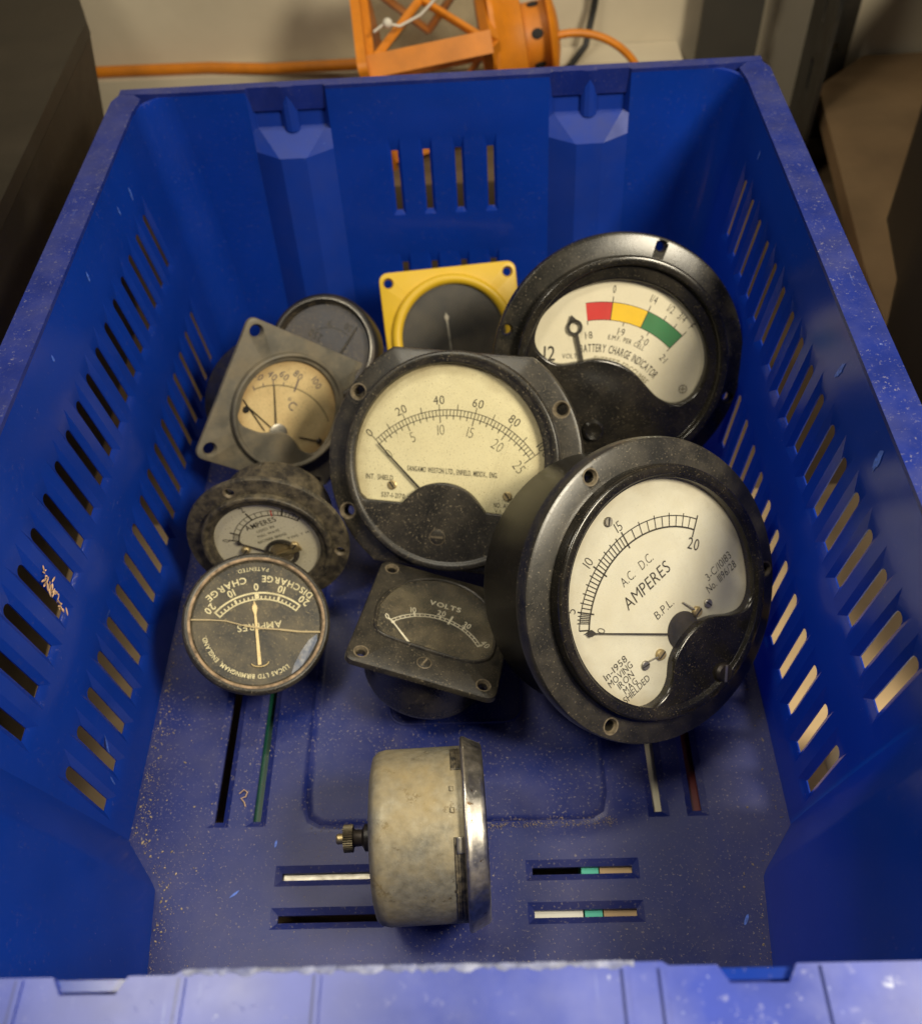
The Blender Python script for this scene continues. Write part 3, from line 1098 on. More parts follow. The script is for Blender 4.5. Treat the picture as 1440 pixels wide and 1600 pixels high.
def needle(root, R, tip, piv, w, z, mat, spade=None, name='needle'):
    """blade from piv to tip; spade = (distance from tip, half width)"""
    dx_, dy_ = tip[0]-piv[0], tip[1]-piv[1]
    l = hypot(dx_, dy_)
    ux, uy = dx_/l, dy_/l
    P = [(0, w), (l*0.999, w*0.45)]
    if spade:
        d, hw = spade
        P = [(0, w), (l-d*1.9, w*0.6), (l-d*1.1, hw), (l-d*0.8, hw*0.9), (l-d*0.35, w*0.5), (l, w*0.12)]
    poly = [(piv[0]+ux*a-uy*b, piv[1]+uy*a+ux*b) for a, b in P]+[(piv[0]+ux*a+uy*b, piv[1]+uy*a-ux*b) for a, b in P[::-1]]
    bm = prism([(x*R, y*R) for x, y in poly], z*R, (z+0.010)*R)
    return obj(name, bm, mat, root, 0)


# ---- A: large round ammeter, front right
RA = 0.080
A = gauge_root('round_ammeter', 'large round black ammeter with silver AMPERES A.C. D.C. dial at the right front', (0.1107, 0.2632, 0.0981), (0.476, -0.6, 0.643), (-0.486, 0.43, 0.761), 1.0)
flange(A, RA, circ(1.0), 0.13, M['black_flange'], 0.7, [(90, 0.918), (210, 0.912), (330, 0.912)], 0.036, M['hole_tan'], 0.03)
winA = catmull([(0.735*cos(radians(a)), 0.735*sin(radians(a))) for a in range(-8, 206, 18)]+[(-0.625, -0.415), (-0.53, -0.515), (-0.40, -0.545), (-0.29, -0.50), (-0.20, -0.405), (-0.06, -0.350), (0.10, -0.345), (0.23, -0.395), (0.34, -0.475), (0.46, -0.515), (0.575, -0.455), (0.665, -0.31)], 6)
cover(A, RA, winA, (-0.06, 0.25), 0.825, 0.10, M['black_glossy'], low=0.72)
housing(A, RA, 0.90, 0.80, M['black_case'], -0.12, 0.10)
dial(A, RA, 0.775, 0.004, M['silver_dial'])
glass(A, RA, winA, 0.055, M['glass'])
p = Print(RA, 0.0052*RA+0.00003)
cA = (-0.055, -0.233)


def fA(v):
    T_ = [(0, 142.7), (5, 133.5), (10, 110), (15, 87), (20, 37.3)]
    for (a, b), (c, d) in zip(T_, T_[1:]):
        if a <= v <= c:
            t = (v-a)/(c-a)
            if a == 15:
                t = t**0.92
            return b+(d-b)*t


p.arc(cA, 0.709, 142.7, 37.3, 0.007)
p.arc(cA, 0.637, 142.7, 37.3, 0.011)
for i in range(0, 41):
    v = i/2
    if v < 2:
        continue
    lo, hi = 0.637, 0.709
    if v % 5 == 0:
        lo, hi = 0.610, 0.735
    elif v % 1 == 0:
        hi = 0.728
    if v > 15 and v % 1 and int(v) % 2:
        hi = 0.709
    p.tick(cA, fA(v), lo if v != 20 else 0.585, hi, 0.007 if v % 5 else 0.010)
p.tick(cA, 142.7, 0.637, 0.709, 0.010)
for v, r in ((5, 0.785), (10, 0.782), (15, 0.778)):
    p.text(str(v), cA[0]+r*cos(radians(fA(v))), cA[1]+r*sin(radians(fA(v))), 0.070, {5: 46, 10: 20, 15: -2}[v], sx=0.85, bold=-0.012)
p.text('20', 0.395, 0.080, 0.078, -50, sx=0.85)
p.text('0', -0.495, 0.092, 0.060, 40, bold=-0.01)
p.text('A.C.  D.C.', -0.06, 0.233, 0.066, 0, w=0.285, bold=-0.012)
p.text('AMPERES', -0.055, 0.101, 0.088, 0, w=0.415, bold=-0.004)
p.text('B.P.L.', -0.037, -0.112, 0.060, 0, w=0.165, bold=-0.008)
p.text('3-C/10183', 0.475, -0.172, 0.058, 2, w=0.25, bold=-0.008)
p.text('No. 11196/28', 0.455, -0.246, 0.058, 0, w=0.29, bold=-0.004)
for t, x, y, wd in (('In-1958', -0.55, -0.172, 0.20), ('MOVING', -0.545, -0.232, 0.21), ('IRON', -0.535, -0.288, 0.135), ('MAG', -0.53, -0.344, 0.115), ('SHIELDED', -0.505, -0.394, 0.235)):
    p.text(t, x, y, 0.048, 0, w=wd, bold=0.0)
p.done('lettering', M['ink'], A)
needle(A, RA, (-0.60, 0.165), (-0.10, -0.275), 0.006, 0.020, M['ink'], (0.040, 0.022))
for x, y in ((-0.06, 0.616), (0.261, -0.32), (-0.366, -0.315)):
    screw(A, RA, x, y, 0.004, 0.032, M['steel'], 60+x*200, 0.5)
bm = lathe([(0.13*RA, 0.0045*RA), (0.13*RA, 0.012*RA)], 40)
bmesh.ops.translate(bm, verts=bm.verts, vec=(0.0*RA, -0.335*RA, 0))
obj('movement_opening', bm, M['plain_black_dial'], A)
for x, y in ((-0.235, -0.335), (0.155, -0.300)):
    screw(A, RA, x, y, 0.006, 0.036, M['brass'], 10, 0.8, 'stud')
    bm = bmesh.new()
    a = V((x*RA, y*RA, 0.03*RA))
    tt = V((-0.32 if x < 0 else 0.05, -0.19 if x > 0 else -0.20, 0))
    end = V(((x-0.13)*RA, (y+0.035)*RA, 0.012*RA)) if x < 0 else V(((x-0.055)*RA, (y+0.125)*RA, 0.012*RA))
    add_tube(bm, [a, (a+end)/2, end], 0.006*RA, 6)
    obj('hairspring_wire', bm, M['steel'], A)
screw(A, RA, 0.052, -0.735, 0.062, 0.066, M['dark_metal'], 50, 0.7, 'zero_adjuster', M['steel'])

# ---- B: truncated round meter in the middle
RB = 0.066*1.19
B = gauge_root('panel_meter', 'large black panel meter with cream dial scaled 0 to 100 in the middle', (0.0068, 0.3098, 0.1525), (-0.184, -0.658, 0.73), (0.135, 0.719, 0.682), 1.19)
outB = [p_ for p_ in circ(1.0, 360) if abs(p_[1]) < 0.838]
outB = sorted(outB+[(x_*0.54, s_*0.838) for x_ in (-1, 1) for s_ in (-1, 1)], key=lambda q_: atan2(q_[1], q_[0]))
flange(B, RB, outB, 0.13, M['black_dusty'], 0.6, [(149.5, 0.918), (30.5, 0.922), (210.5, 0.922), (329.5, 0.92)], 0.042, M['hole_tan'], 0.03)
k0 = math.acos(0)
winB = [(-0.025+0.742*cos(radians(a)), 0.742*sin(radians(a))) for a in range(-26, 207, 3)]
winB += [(-0.64, -0.355), (-0.345, -0.350)]+[(-0.025+0.352*cos(radians(a)), -0.50+0.335*sin(radians(a))) for a in range(154, 20, -6)]+[(0.287, -0.353), (0.60, -0.358)]
winB = winB
cover(B, RB, winB, (-0.02, 0.15), 0.838, 0.085, M['black_dusty'], low=0.80, lip=0.012, ring=0.045)
housing(B, RB, 0.80, 0.55, M['black'], -0.12)
dial(B, RB, 0.775, 0.004, M['cream_dial'])
glass(B, RB, winB, 0.05, M['glass_dusty'])
p = Print(RB, 0.0052*RB+0.00003)
cB = (0.010, -0.4355)
a0, a1 = 139.0, 41.0
p.arc(cB, 0.784, a0, a1, 0.0055)
p.arc(cB, 0.829, a0, a1, 0.0055)
for i in range(51):
    a = a0+(a1-a0)*i/50
    r1 = 0.829
    if i % 5 == 0:
        r1 = 0.872
    p.tick(cB, a, 0.784, r1, 0.0055)
for i in range(26):
    a = a0+(a1-a0)*i/25
    p.tick(cB, a, 0.730 if i % 5 == 0 else 0.757, 0.784, 0.0065)
for i in range(6):
    a = a0+(a1-a0)*i/5
    p.text(str(i*20), cB[0]+0.906*cos(radians(a)), cB[1]+0.906*sin(radians(a)), 0.066, a-90, sx=0.92, bold=-0.004)
    p.text(str(i*5), cB[0]+0.680*cos(radians(a)), cB[1]+0.680*sin(radians(a)), 0.082, a-90, sx=0.78, bold=-0.020)
p.text('SANGAMO WESTON LTD., ENFIELD, MIDDX., ENG.', 0.012, -0.077, 0.040, 1.2, w=0.71, bold=0.012)
p.text('INT. SHIELD', -0.56, -0.176, 0.040, 1.5, w=0.22, bold=0.01)
p.text('S37-1-2170', -0.438, -0.307, 0.038, 1, w=0.19, bold=0.01)
p.text('NO. AH 2434', 0.462, -0.292, 0.036, 1, w=0.21, bold=0.01)
p.text('V.S.A.', 0.42, -0.338, 0.026, 1, w=0.10, bold=-0.004)
p.done('lettering', M['ink'], B)
needle(B, RB, (-0.590, 0.085), (-0.19, -0.26), 0.008, 0.020, M['ink'])
for x, y in ((-0.452, -0.228), (0.457, -0.220)):
    screw(B, RB, x, y, 0.004, 0.036, M['brass'], 130, 0.35)
screw(B, RB, -0.041, -0.585, 0.066, 0.055, M['black_dusty'], 3, 0.12, 'zero_adjuster', M['hole_tan'], M['hole_tan'])

# ---- C: battery charge indicator
RCg = 0.07*1.14
C = gauge_root('battery_charge_indicator', 'large round black battery charge indicator with red, yellow and green band at the right back', (0.0991, 0.3784, 0.1501), (0.103, -0.831, 0.547), (-0.02, 0.548, 0.836), 1.14)
flange(C, RCg, circ(1.0), 0.10, M['black'], 0.7, [(69, 0.933), (249, 0.933), (159, 0.933), (339, 0.933)], 0.036, None, 0.03)
winC = catmull([(-0.652, 0.328), (-0.575, 0.455), (-0.36, 0.597), (-0.03, 0.655), (0.301, 0.569), (0.526, 0.375), (0.650, 0.145), (0.672, -0.062), (0.600, -0.245), (0.500, -0.325), (0.394, -0.330), (0.285, -0.270), (0.210, -0.190), (0.096, -0.058), (-0.039, 0.030), (-0.196, 0.069), (-0.34, 0.055), (-0.489, 0.052), (-0.600, 0.115), (-0.665, 0.215)], 8)
cover(C, RCg, winC, (0.05, 0.30), 0.835, 0.13, M['black_glossy'], low=0.62, lip=0.02, ring=0.06)
housing(C, RCg, 0.66, 0.45, M['black'], -0.09)
dial(C, RCg, 0.74, 0.004, M['white_dial'])
glass(C, RCg, winC, 0.05, M['glass'])
cC, rCo = circ3((-0.258, 0.493), (0.060, 0.460), (0.498, 0.186))
rCi = hypot(0.392-cC[0], 0.101-cC[1])
aC = [ang(cC, (-0.258, 0.493)), ang(cC, (-0.048, 0.481)), ang(cC, (0.223, 0.382)), ang(cC, (0.498, 0.186))]
for nm, i, mm in (('red_sector', 0, 'red_ink'), ('yellow_sector', 1, 'yellow_ink'), ('green_sector', 2, 'green_ink')):
    p = Print(RCg, 0.0050*RCg+0.00002)
    p.arc(cC, (rCo+rCi)/2, aC[i], aC[i+1], rCo-rCi, 12)
    p.done(nm, M[mm], C)
p = Print(RCg, 0.0056*RCg+0.00005)
p.arc(cC, rCo, aC[0], aC[3], 0.004)
p.arc(cC, rCi, aC[0], aC[3], 0.004)
for a in aC[1:]:
    p.tick(cC, a, rCi, rCo+0.045, 0.006)
aq = [aC[2]+(aC[3]-aC[2])*t for t in (0.42, 0.72)]
for a in aq:
    p.tick(cC, a, rCo, rCo+0.035, 0.006)
for t, a in (('0', aC[1]), ('1/4', aC[2]), ('1/2', aq[0]), ('3/4', aq[1]), ('F', aC[3])):
    p.text(t, cC[0]+(rCo+0.10)*cos(radians(a)), cC[1]+(rCo+0.10)*sin(radians(a)), 0.060, a-90, sx=0.6, bold=-0.004)
ab = [aC[0], aC[0]+(aC[3]-aC[0])*0.40, aC[0]+(aC[3]-aC[0])*0.70, aC[3]]
for a in ab:
    p.tick(cC, a, rCi-0.03, rCi, 0.006)
for t, a, d in (('1·8', aC[0], 0.11), ('1·9', ab[1], 0.075), ('2·0', ab[2], 0.075), ('2·1', aC[3]-2, 0.085)):
    p.text(t, cC[0]+(rCi-d)*cos(radians(a)), cC[1]+(rCi-d)*sin(radians(a)), 0.056, a-90, sx=0.8, bold=-0.004)
p.arctext('E.M.F. PER CELL', cC, rCi-0.128, ang(cC, (-0.085, 0.26)), ang(cC, (0.20, 0.11)), 0.036, 0.8, 0.0)
ct, rt = circ3((-0.284, 0.165), (0.030, 0.105), (0.292, -0.095))
p.arctext('BATTERY CHARGE INDICATOR', ct, rt-0.016, ang(ct, (-0.315, 0.165)), ang(ct, (0.305, -0.105)), 0.062, 0.72, 0.006)
p.text('12', -0.553, 0.132, 0.115, -4, sx=0.8, bold=0.004)
p.text('VOLTS', -0.385, 0.098, 0.038, -4, w=0.14, bold=-0.004)
p.done('lettering', M['ink'], C)
p = Print(RCg, 0.0056*RCg+0.00005)
p.arctext('EVERETT EDGCUMBE', ct, rt-0.106, ang(ct, (-0.205, 0.072)), ang(ct, (0.225, -0.155)), 0.054, 0.72, 0.0)
p.arc((0.505, -0.235), 0.032, 0, 360, 0.006, 24)
p.line((0.48, -0.235), (0.53, -0.235), 0.006)
p.line((0.505, -0.262), (0.505, -0.208), 0.006)
p.done('maker_name', M['faded_ink'], C)
nd = bmesh.new()
P0, P1 = (-0.377, 0.415), (-0.300, 0.02)
p = Print(RCg, 0.030*RCg)
ux, uy = (P0[0]-P1[0]), (P0[1]-P1[1])
ln = hypot(ux, uy); ux /= ln; uy /= ln
hc = (-0.353, 0.318)
p.arc(hc, 0.050, 0, 360, 0.022, 28)
p.poly([P0, (hc[0]-uy*0.052+ux*0.02, hc[1]+ux*0.052+uy*0.02), (hc[0]+ux*0.045, hc[1]+uy*0.045), (hc[0]+uy*0.052+ux*0.02, hc[1]-ux*0.052+uy*0.02)])
p.line((hc[0]-ux*0.05, hc[1]-uy*0.05), P1, 0.030)
o = p.done('needle', M['ink'], C)
md = o.modifiers.new('thick', 'SOLIDIFY'); md.thickness = 0.0005
bm = lathe([(0.085*RCg, 0.075*RCg), (0.085*RCg, 0.10*RCg), (0.065*RCg, 0.112*RCg), (0.02*RCg, 0.10*RCg)], 36)
bmesh.ops.translate(bm, verts=bm.verts, vec=(-0.242*RCg, -0.492*RCg, 0))
obj('zero_adjuster', bm, M['black_glossy'], C)

# ---- D: yellow square meter
RD = 0.041*1.19
D = gauge_root('square_dial_meter', 'small square yellow meter with plain black dial standing at the back', (0.0071, 0.4353, 0.1255), (0.126, -0.745, 0.655), (-0.065, 0.652, 0.755), 1.19)
flange(D, RD, round_rect(1.02, 1.03, 0.13), 0.09, M['yellow'], 0.6, [(135.5, 1.245), (44.5, 1.245), (225, 1.245), (315, 1.245)], 0.062, None, 0.03)
bm = bmesh.new()
n = 96
prof = [(0.93, -0.01), (0.925, 0.05), (0.90, 0.085), (0.86, 0.10), (0.82, 0.09), (0.785, 0.06), (0.775, 0.0)]
add_loops(bm, [[(r*RD*cos(2*pi*i/n), r*RD*sin(2*pi*i/n), z*RD) for i in range(n)] for r, z in prof])
obj('bezel', bm, M['yellow'], D, 60)
housing(D, RD, 0.80, 0.5, M['black'], -0.08)
dial(D, RD, 0.80, 0.004, M['plain_black_dial'])
glass(D, RD, circ(0.785, 64), 0.03, M['glass'])
needle(D, RD, (-0.090, 0.375), (-0.066, -0.25), 0.018, 0.012, M['steel'], (0.07, 0.034))

# ---- E: dark round gauge at the back left
RE = 0.038*0.98
E = gauge_root('temperature_gauge', 'dark round metal temperature gauge marked in °F half hidden at the back left', (-0.0909, 0.5017, 0.0632), (-0.10, -0.62, 0.78), (0.33, 0.778, 0.535), 0.98)
prof = [(1.06, -0.55), (1.06, -0.10), (1.03, -0.04), (1.0, 0.0), (0.97, 0.012), (0.93, 0.0), (0.90, -0.03), (0.86, -0.16)]
bm = bmesh.new()
add_loops(bm, [[(r*RE*cos(2*pi*i/n), r*RE*sin(2*pi*i/n), z*RE) for i in range(n)] for r, z in prof], True, False)
obj('housing', bm, M['dark_metal'], E, 50)
bm = bmesh.new()
prof = [(0.965, 0.008), (0.955, 0.022), (0.935, 0.022), (0.925, 0.002)]
add_loops(bm, [[(r*RE*cos(2*pi*i/n), r*RE*sin(2*pi*i/n), z*RE) for i in range(n)] for r, z in prof])
M['dull_chrome'] = pmat('dull_chrome', (0.22, 0.21, 0.19), 0.34, metallic=0.9, dust=0.5, dustcol=(0.05, 0.035, 0.02), cscale=60)
obj('bezel', bm, M['dull_chrome'], E, 60)
dial(E, RE, 0.87, -0.15, M['grey_dial'])
glass(E, RE, circ(0.90, 64), -0.04, M['glass_dusty'])
p = Print(RE, -0.149*RE+0.00005)
p.text('250', -0.24, 0.22, 0.15, 165, sx=0.85)
p.text('50', 0.33, 0.53, 0.13, 165, sx=0.85)
p.text('°F', -0.03, 0.52, 0.12, 165, sx=0.85)
p.arc((0.1, -0.1), 0.55, 60, 130, 0.012, 20)
p.done('lettering', M['ink'], E)
needle(E, RE, (0.50, 0.58), (0.30, -0.1), 0.018, -0.12, M['ink'])

# ---- F: square temperature gauge with hand written scale
RF = 0.04*1.24
Fg = gauge_root('square_temperature_gauge', 'square grey gauge with yellowed dial handwritten in °C leaning at the left', (-0.0835, 0.3595, 0.1435), (0.546, -0.743, 0.387), (0.429, 0.645, 0.633), 1.24)
flange(Fg, RF, round_rect(1.0, 1.0, 0.11), 0.08, M['grey_flange'], 0.6, [(135, 1.185), (225, 1.185), (45, 1.185), (315, 1.185)], 0.075, None, 0.025)
winF = catmull([(0.70*cos(radians(a)), 0.70*sin(radians(a))) for a in range(0, 196, 15)]+[(-0.66, -0.30), (-0.56, -0.385), (-0.40, -0.405), (-0.26, -0.40), (-0.14, -0.355), (-0.02, -0.305), (0.12, -0.305), (0.24, -0.36), (0.36, -0.44), (0.50, -0.46), (0.62, -0.40), (0.69, -0.20)], 6)
cover(Fg, RF, winF, (0.0, 0.15), 0.815, 0.10, M['grey_flange'], low=0.55, lip=0.012, ring=0.04)
housing(Fg, RF, 0.92, 0.80, M['black_dusty'], -0.07)
dial(Fg, RF, 0.77, 0.004, M['tan_dial'])
glass(Fg, RF, winF, 0.03, M['glass_dusty'])
p = Print(RF, 0.0052*RF+0.00003)
cF, rF = circ3((-0.578, 0.117), (-0.028, 0.327), (0.632, 0.058))
p.arc(cF, rF, ang(cF, (-0.578, 0.117)), ang(cF, (0.632, 0.058)), 0.016)
p.done('scale', M['faded_ink'], Fg)
p = Print(RF, 0.0055*RF+0.00005)
for (x, y), t in zip(((-0.590, 0.310), (-0.408, 0.377), (-0.248, 0.435), (-0.063, 0.509), (0.236, 0.503)), ('20', '40', '60', '80', '100')):
    p.text(t, x, y, 0.095, -20 if t != '100' else -35, sx=1.0, bold=0.0)
for a_, l0, l1 in (((-0.578, 0.117), -0.02, 0.05), ((-0.47, 0.20), -0.01, 0.05), ((-0.347, 0.262), -0.01, 0.08), ((-0.21, 0.31), -0.01, 0.05), ((-0.03, 0.327), -0.05, 0.12)):
    p.tick(cF, ang(cF, a_), rF+l0, rF+l1, 0.012 if l1 < 0.1 else 0.020)
p.text('°C', -0.005, 0.10, 0.12, -20, sx=1.0, bold=0.0)
p.done('handwriting', M['pencil'], Fg)
needle(Fg, RF, (-0.340, 0.262), (-0.10, -0.24), 0.012, 0.015, M['ink'])
for q0, q1 in (((-0.673, -0.060), (-0.224, -0.365)), ((-0.60, -0.12), (-0.16, -0.29)), ((0.299, -0.290), (0.60, -0.255))):
    bm = bmesh.new()
    add_tube(bm, [(q0[0]*RF, q0[1]*RF, 0.012*RF), (q1[0]*RF, q1[1]*RF, 0.012*RF)], 0.010*RF, 6)
    obj('bimetal_arm', bm, M['dark_metal'], Fg)
for x, y in ((-0.582, -0.176), (0.605, -0.250)):
    screw(Fg, RF, x, y, 0.004, 0.045, M['dark_metal'], 20, 0.6, 'rivet')
bm = lathe([(0.13*RF, 0.005*RF), (0.13*RF, 0.03*RF), (0.10*RF, 0.04*RF)], 32)
bmesh.ops.translate(bm, verts=bm.verts, vec=(-0.03*RF, -0.33*RF, 0))
obj('pivot_boss', bm, M['steel'], Fg)

# ---- G: caked ammeter with three holes
RG = 0.04*1.25
_g0 = frame((-0.021, -0.981, 0.191), (0.629, 0.135, 0.766))
_up = _g0 @ V((cos(radians(150)), sin(radians(150)), 0))
G = gauge_root('dusty_ammeter', 'small round ammeter caked in dust with white dial, behind the charge gauge', (-0.0845, 0.2714, 0.1403), (-0.021, -0.981, 0.191), _up, 1.25)
flange(G, RG, circ(1.0), 0.09, M['very_dusty'], 0.6, [(90, 0.865), (-31, 0.89), (210, 0.87)], 0.050, M['hole_tan'], 0.03)
winG = circ(0.655, 120)
cover(G, RG, winG, (0, 0), 0.80, 0.09, M['very_dusty'], low=0.7, lip=0.03, ring=0.05)
housing(G, RG, 0.70, 0.80, M['very_dusty'], -0.08, 0.08)
dial(G, RG, 0.70, 0.004, M['white_dial'])
glass(G, RG, winG, 0.045, M['glass_dusty'])
p = Print(RG, 0.0055*RG+0.00003)
cG, rG = (0.115, -0.07), 0.555
p.arc(cG, rG, 150, 32, 0.008)
p.arc(cG, rG-0.07, 150, 32, 0.014)
for i, a in enumerate((150, 147, 144, 141, 138, 128, 118, 109, 100, 91, 82, 73, 66, 60, 55, 50, 45, 40, 36, 32)):
    big = i in (0, 4, 8, 14, 19)
    p.tick(cG, a, rG-0.075, rG+(0.05 if big else 0.005), 0.022 if big else 0.008)
p.text('0', cG[0]+(rG+0.09)*cos(radians(151)), cG[1]+(rG+0.09)*sin(radians(151)), 0.085, 61, sx=0.85)
p.text('2', cG[0]+(rG+0.115)*cos(radians(100)), cG[1]+(rG+0.115)*sin(radians(100)), 0.085, 10, sx=0.85)
p.text('AMPERES', 0.09, 0.318, 0.075, 0, w=0.42, bold=0.012)
for t, y, wd in (('USED IN', 0.22, 0.24), ('FULL WAVE', 0.145, 0.30), ('RECTIFIER BRIDGE', 0.06, 0.40)):
    p.text(t, 0.10, y, 0.038, 0, w=wd)
p.text('TYPE T M', 0.42, -0.02, 0.034, 0, w=0.30)
p.done('lettering', M['ink'], G)
p = Print(RG, 0.0058*RG+0.00005)
p.tick(cG, 69, rG-0.085, rG+0.01, 0.016)
p.done('red_mark', M['red_ink'], G)
needle(G, RG, (-0.348, 0.19), (-0.01, -0.15), 0.010, 0.02, M['ink'], (0.05, 0.03))
bm = bmesh.new()
add_loops(bm, [[(0.10*RG+r*RG*cos(2*pi*i/48), -0.19*RG+r*RG*sin(2*pi*i/48), z*RG) for i in range(48)] for r, z in ((0.21, 0.004), (0.21, 0.03), (0.165, 0.03), (0.165, 0.004))])
obj('movement_ring', bm, M['plain_black_dial'], G)
bm = lathe([(0.15*RG, 0.006*RG), (0.15*RG, 0.010*RG)], 32)
bmesh.ops.translate(bm, verts=bm.verts, vec=(0.10*RG, -0.19*RG, 0))
obj('movement_plate', bm, M['brass'], G)
bm = bmesh.new()
add_box(bm, (0.19*RG, -0.20*RG, 0.035*RG), (0.34*RG, 0.06*RG, 0.02*RG))
obj('movement_bridge', bm, M['brass'], G)
for x, y in ((-0.30, 0.02), (0.30, -0.14)):
    screw(G, RG, x, y, 0.006, 0.055, M['brass'], 30, 0.8)

# ---- H: charge / discharge ammeter
RH = 0.034*1.234
Hg = gauge_root('charge_gauge', 'round black charge gauge with cracked glass lying upside down at the left front', (-0.0851, 0.229, 0.1363), (0.291, -0.302, 0.908), (0.113, -0.931, -0.346), 1.234)
prof = [(0.90, -0.52), (0.93, -0.50), (0.93, -0.16), (0.985, -0.14), (1.0, -0.10), (1.0, -0.04), (0.985, -0.005)]
bm = bmesh.new()
add_loops(bm, [[(r*RH*cos(2*pi*i/n), r*RH*sin(2*pi*i/n), z*RH) for i in range(n)] for r, z in prof], True, False)
obj('housing', bm, M['very_dusty'], Hg, 50)
bm = bmesh.new()
prof = [(0.985, -0.005), (0.965, 0.012), (0.945, 0.016), (0.925, 0.010)]
add_loops(bm, [[(r*RH*cos(2*pi*i/n), r*RH*sin(2*pi*i/n), z*RH) for i in range(n)] for r, z in prof])
obj('bezel', bm, M['black_dusty'], Hg, 60)
bm = bmesh.new()
prof = [(0.925, 0.010), (0.915, 0.016), (0.895, 0.012), (0.885, 0.0)]
add_loops(bm, [[(r*RH*cos(2*pi*i/n), r*RH*sin(2*pi*i/n), z*RH) for i in range(n)] for r, z in prof])
obj('worn_edge', bm, M['copper'], Hg, 60)
bm = bmesh.new()
prof = [(0.885, 0.0), (0.865, -0.02), (0.855, -0.14)]
add_loops(bm, [[(r*RH*cos(2*pi*i/n), r*RH*sin(2*pi*i/n), z*RH) for i in range(n)] for r, z in prof])
obj('inner_wall', bm, M['very_dusty'], Hg, 60)
dial(Hg, RH, 0.87, -0.045, M['black_dial'])
p = Print(RH, -0.0445*RH+0.00005)
cH, rHo = circ3((0.553, -0.176), (0.0, -0.416), (-0.600, -0.191))
rHi = rHo-0.092
h0, h1 = ang(cH, (0.553, -0.176)), ang(cH, (-0.600, -0.191))
if h0 < 0:
    h0 += 360
if h1 < 0:
    h1 += 360
am = (h0+h1)/2
p.arc(cH, rHo, h0, h1, 0.024)
p.arc(cH, rHi, h0, h1, 0.018)
for i in range(21):
    a = h0+(h1-h0)*i/20
    if i in (0, 20):
        p.tick(cH, a, rHi-0.009, rHo+0.012, 0.020)
    elif i == 10:
        p.tick(cH, a, rHi, rHo, 0.058)
    else:
        p.tick(cH, a, rHi, rHo-(0.02 if i % 5 == 0 else 0.045), 0.030 if i % 5 == 0 else 0.018)
for i, t in ((0, '20'), (5, '10'), (10, '0'), (15, '10'), (20, '20')):
    a = h0+(h1-h0)*i/20
    p.text(t, cH[0]+(rHo+0.085)*cos(radians(a)), cH[1]+(rHo+0.085)*sin(radians(a)), 0.100, a+90, sx=0.95, bold=0.016)


def pos(a): return a+360 if a < 0 else a


# printed to be read the other way up: letters stand with their heads towards the centre
hA, hB = min(h0, h1), max(h0, h1)
p.arctext('CHARGE', cH, rHo+0.20, am+6.5, hB-3.5, 0.092, 0.85, 0.014, True)
p.arctext('DISCHARGE', cH, rHo+0.20, hA-3, am-4.5, 0.092, 0.80, 0.014, True)
p.arctext('PATENTED.', (0, 0), 0.765, 254, 288, 0.055, 0.85, 0.0, True)
p.text('AMPERES', -0.03, 0.060, 0.095, 2, w=0.60, bold=0.004)
p.arctext('LUCAS LTD BIRMINGHAM, ENGLAND.', (0, 0.03), 0.72, 122, 8, 0.060, 0.85, 0.02)
p.done('lettering', M['cream_ink'], Hg)
needle(Hg, RH, (0.022, -0.300), (0.005, 0.595), 0.024, -0.030, M['needle_cream'], (0.10, 0.036))
bm = bmesh.new()
add_tube(bm, [((0.115*cos(radians(a)))*RH, (0.56+0.06*sin(radians(a)))*RH, -0.025*RH) for a in range(10, 181, 10)], 0.010*RH, 6)
obj('stop_wire', bm, M['brass'], Hg)
# two pieces of cracked glass and the dirt in the crack between them
crk = [(0.872, -0.098), (0.62, -0.075), (0.42, -0.045), (0.18, 0.040), (-0.061, 0.098), (-0.30, 0.135), (-0.55, 0.185), (-0.845, 0.215)]
top = [(0.872*cos(radians(a)), 0.872*sin(radians(a))) for a in range(190+4, 354-2, 4)]
low = [(0.872*cos(radians(a)), 0.872*sin(radians(a))) for a in range(-4, 118, 4)]
glass(Hg, RH, crk+top, -0.008, M['glass_dusty'])
edge2 = [(-0.42, 0.765), (-0.50, 0.62), (-0.60, 0.48), (-0.70, 0.33), (-0.80, 0.24)]
glass(Hg, RH, crk[:7]+edge2[::-1]+low[::-1], -0.010, M['glass_dusty'])
p = Print(RH, -0.006*RH)
for a, b in zip(crk, crk[1:]):
    p.line(a, b, random.uniform(0.010, 0.026))
p.done('crack', M['crack'], Hg)
M['blue_sheen'] = pmat('broken_glass_reflection', (0.10, 0.12, 0.17), 0.18, spec=0.8, dust=0.3, cscale=120)  # bluish reflection on the broken glass, put into its colour
bm = bmesh.new()
poly = [(-0.40, 0.775), (-0.46, 0.62), (-0.56, 0.46), (-0.68, 0.31), (-0.80, 0.235), (-0.80, 0.32), (-0.72, 0.45), (-0.66, 0.54), (-0.56, 0.66)]
bm.faces.new([bm.verts.new((x*RH, y*RH, (-0.035+0.04*(0.8-hypot(x, y)))*RH)) for x, y in poly])
o = obj('glass_shard', bm, M['blue_sheen'], Hg, 0)
md = o.modifiers.new('thick', 'SOLIDIFY'); md.thickness = 0.0005

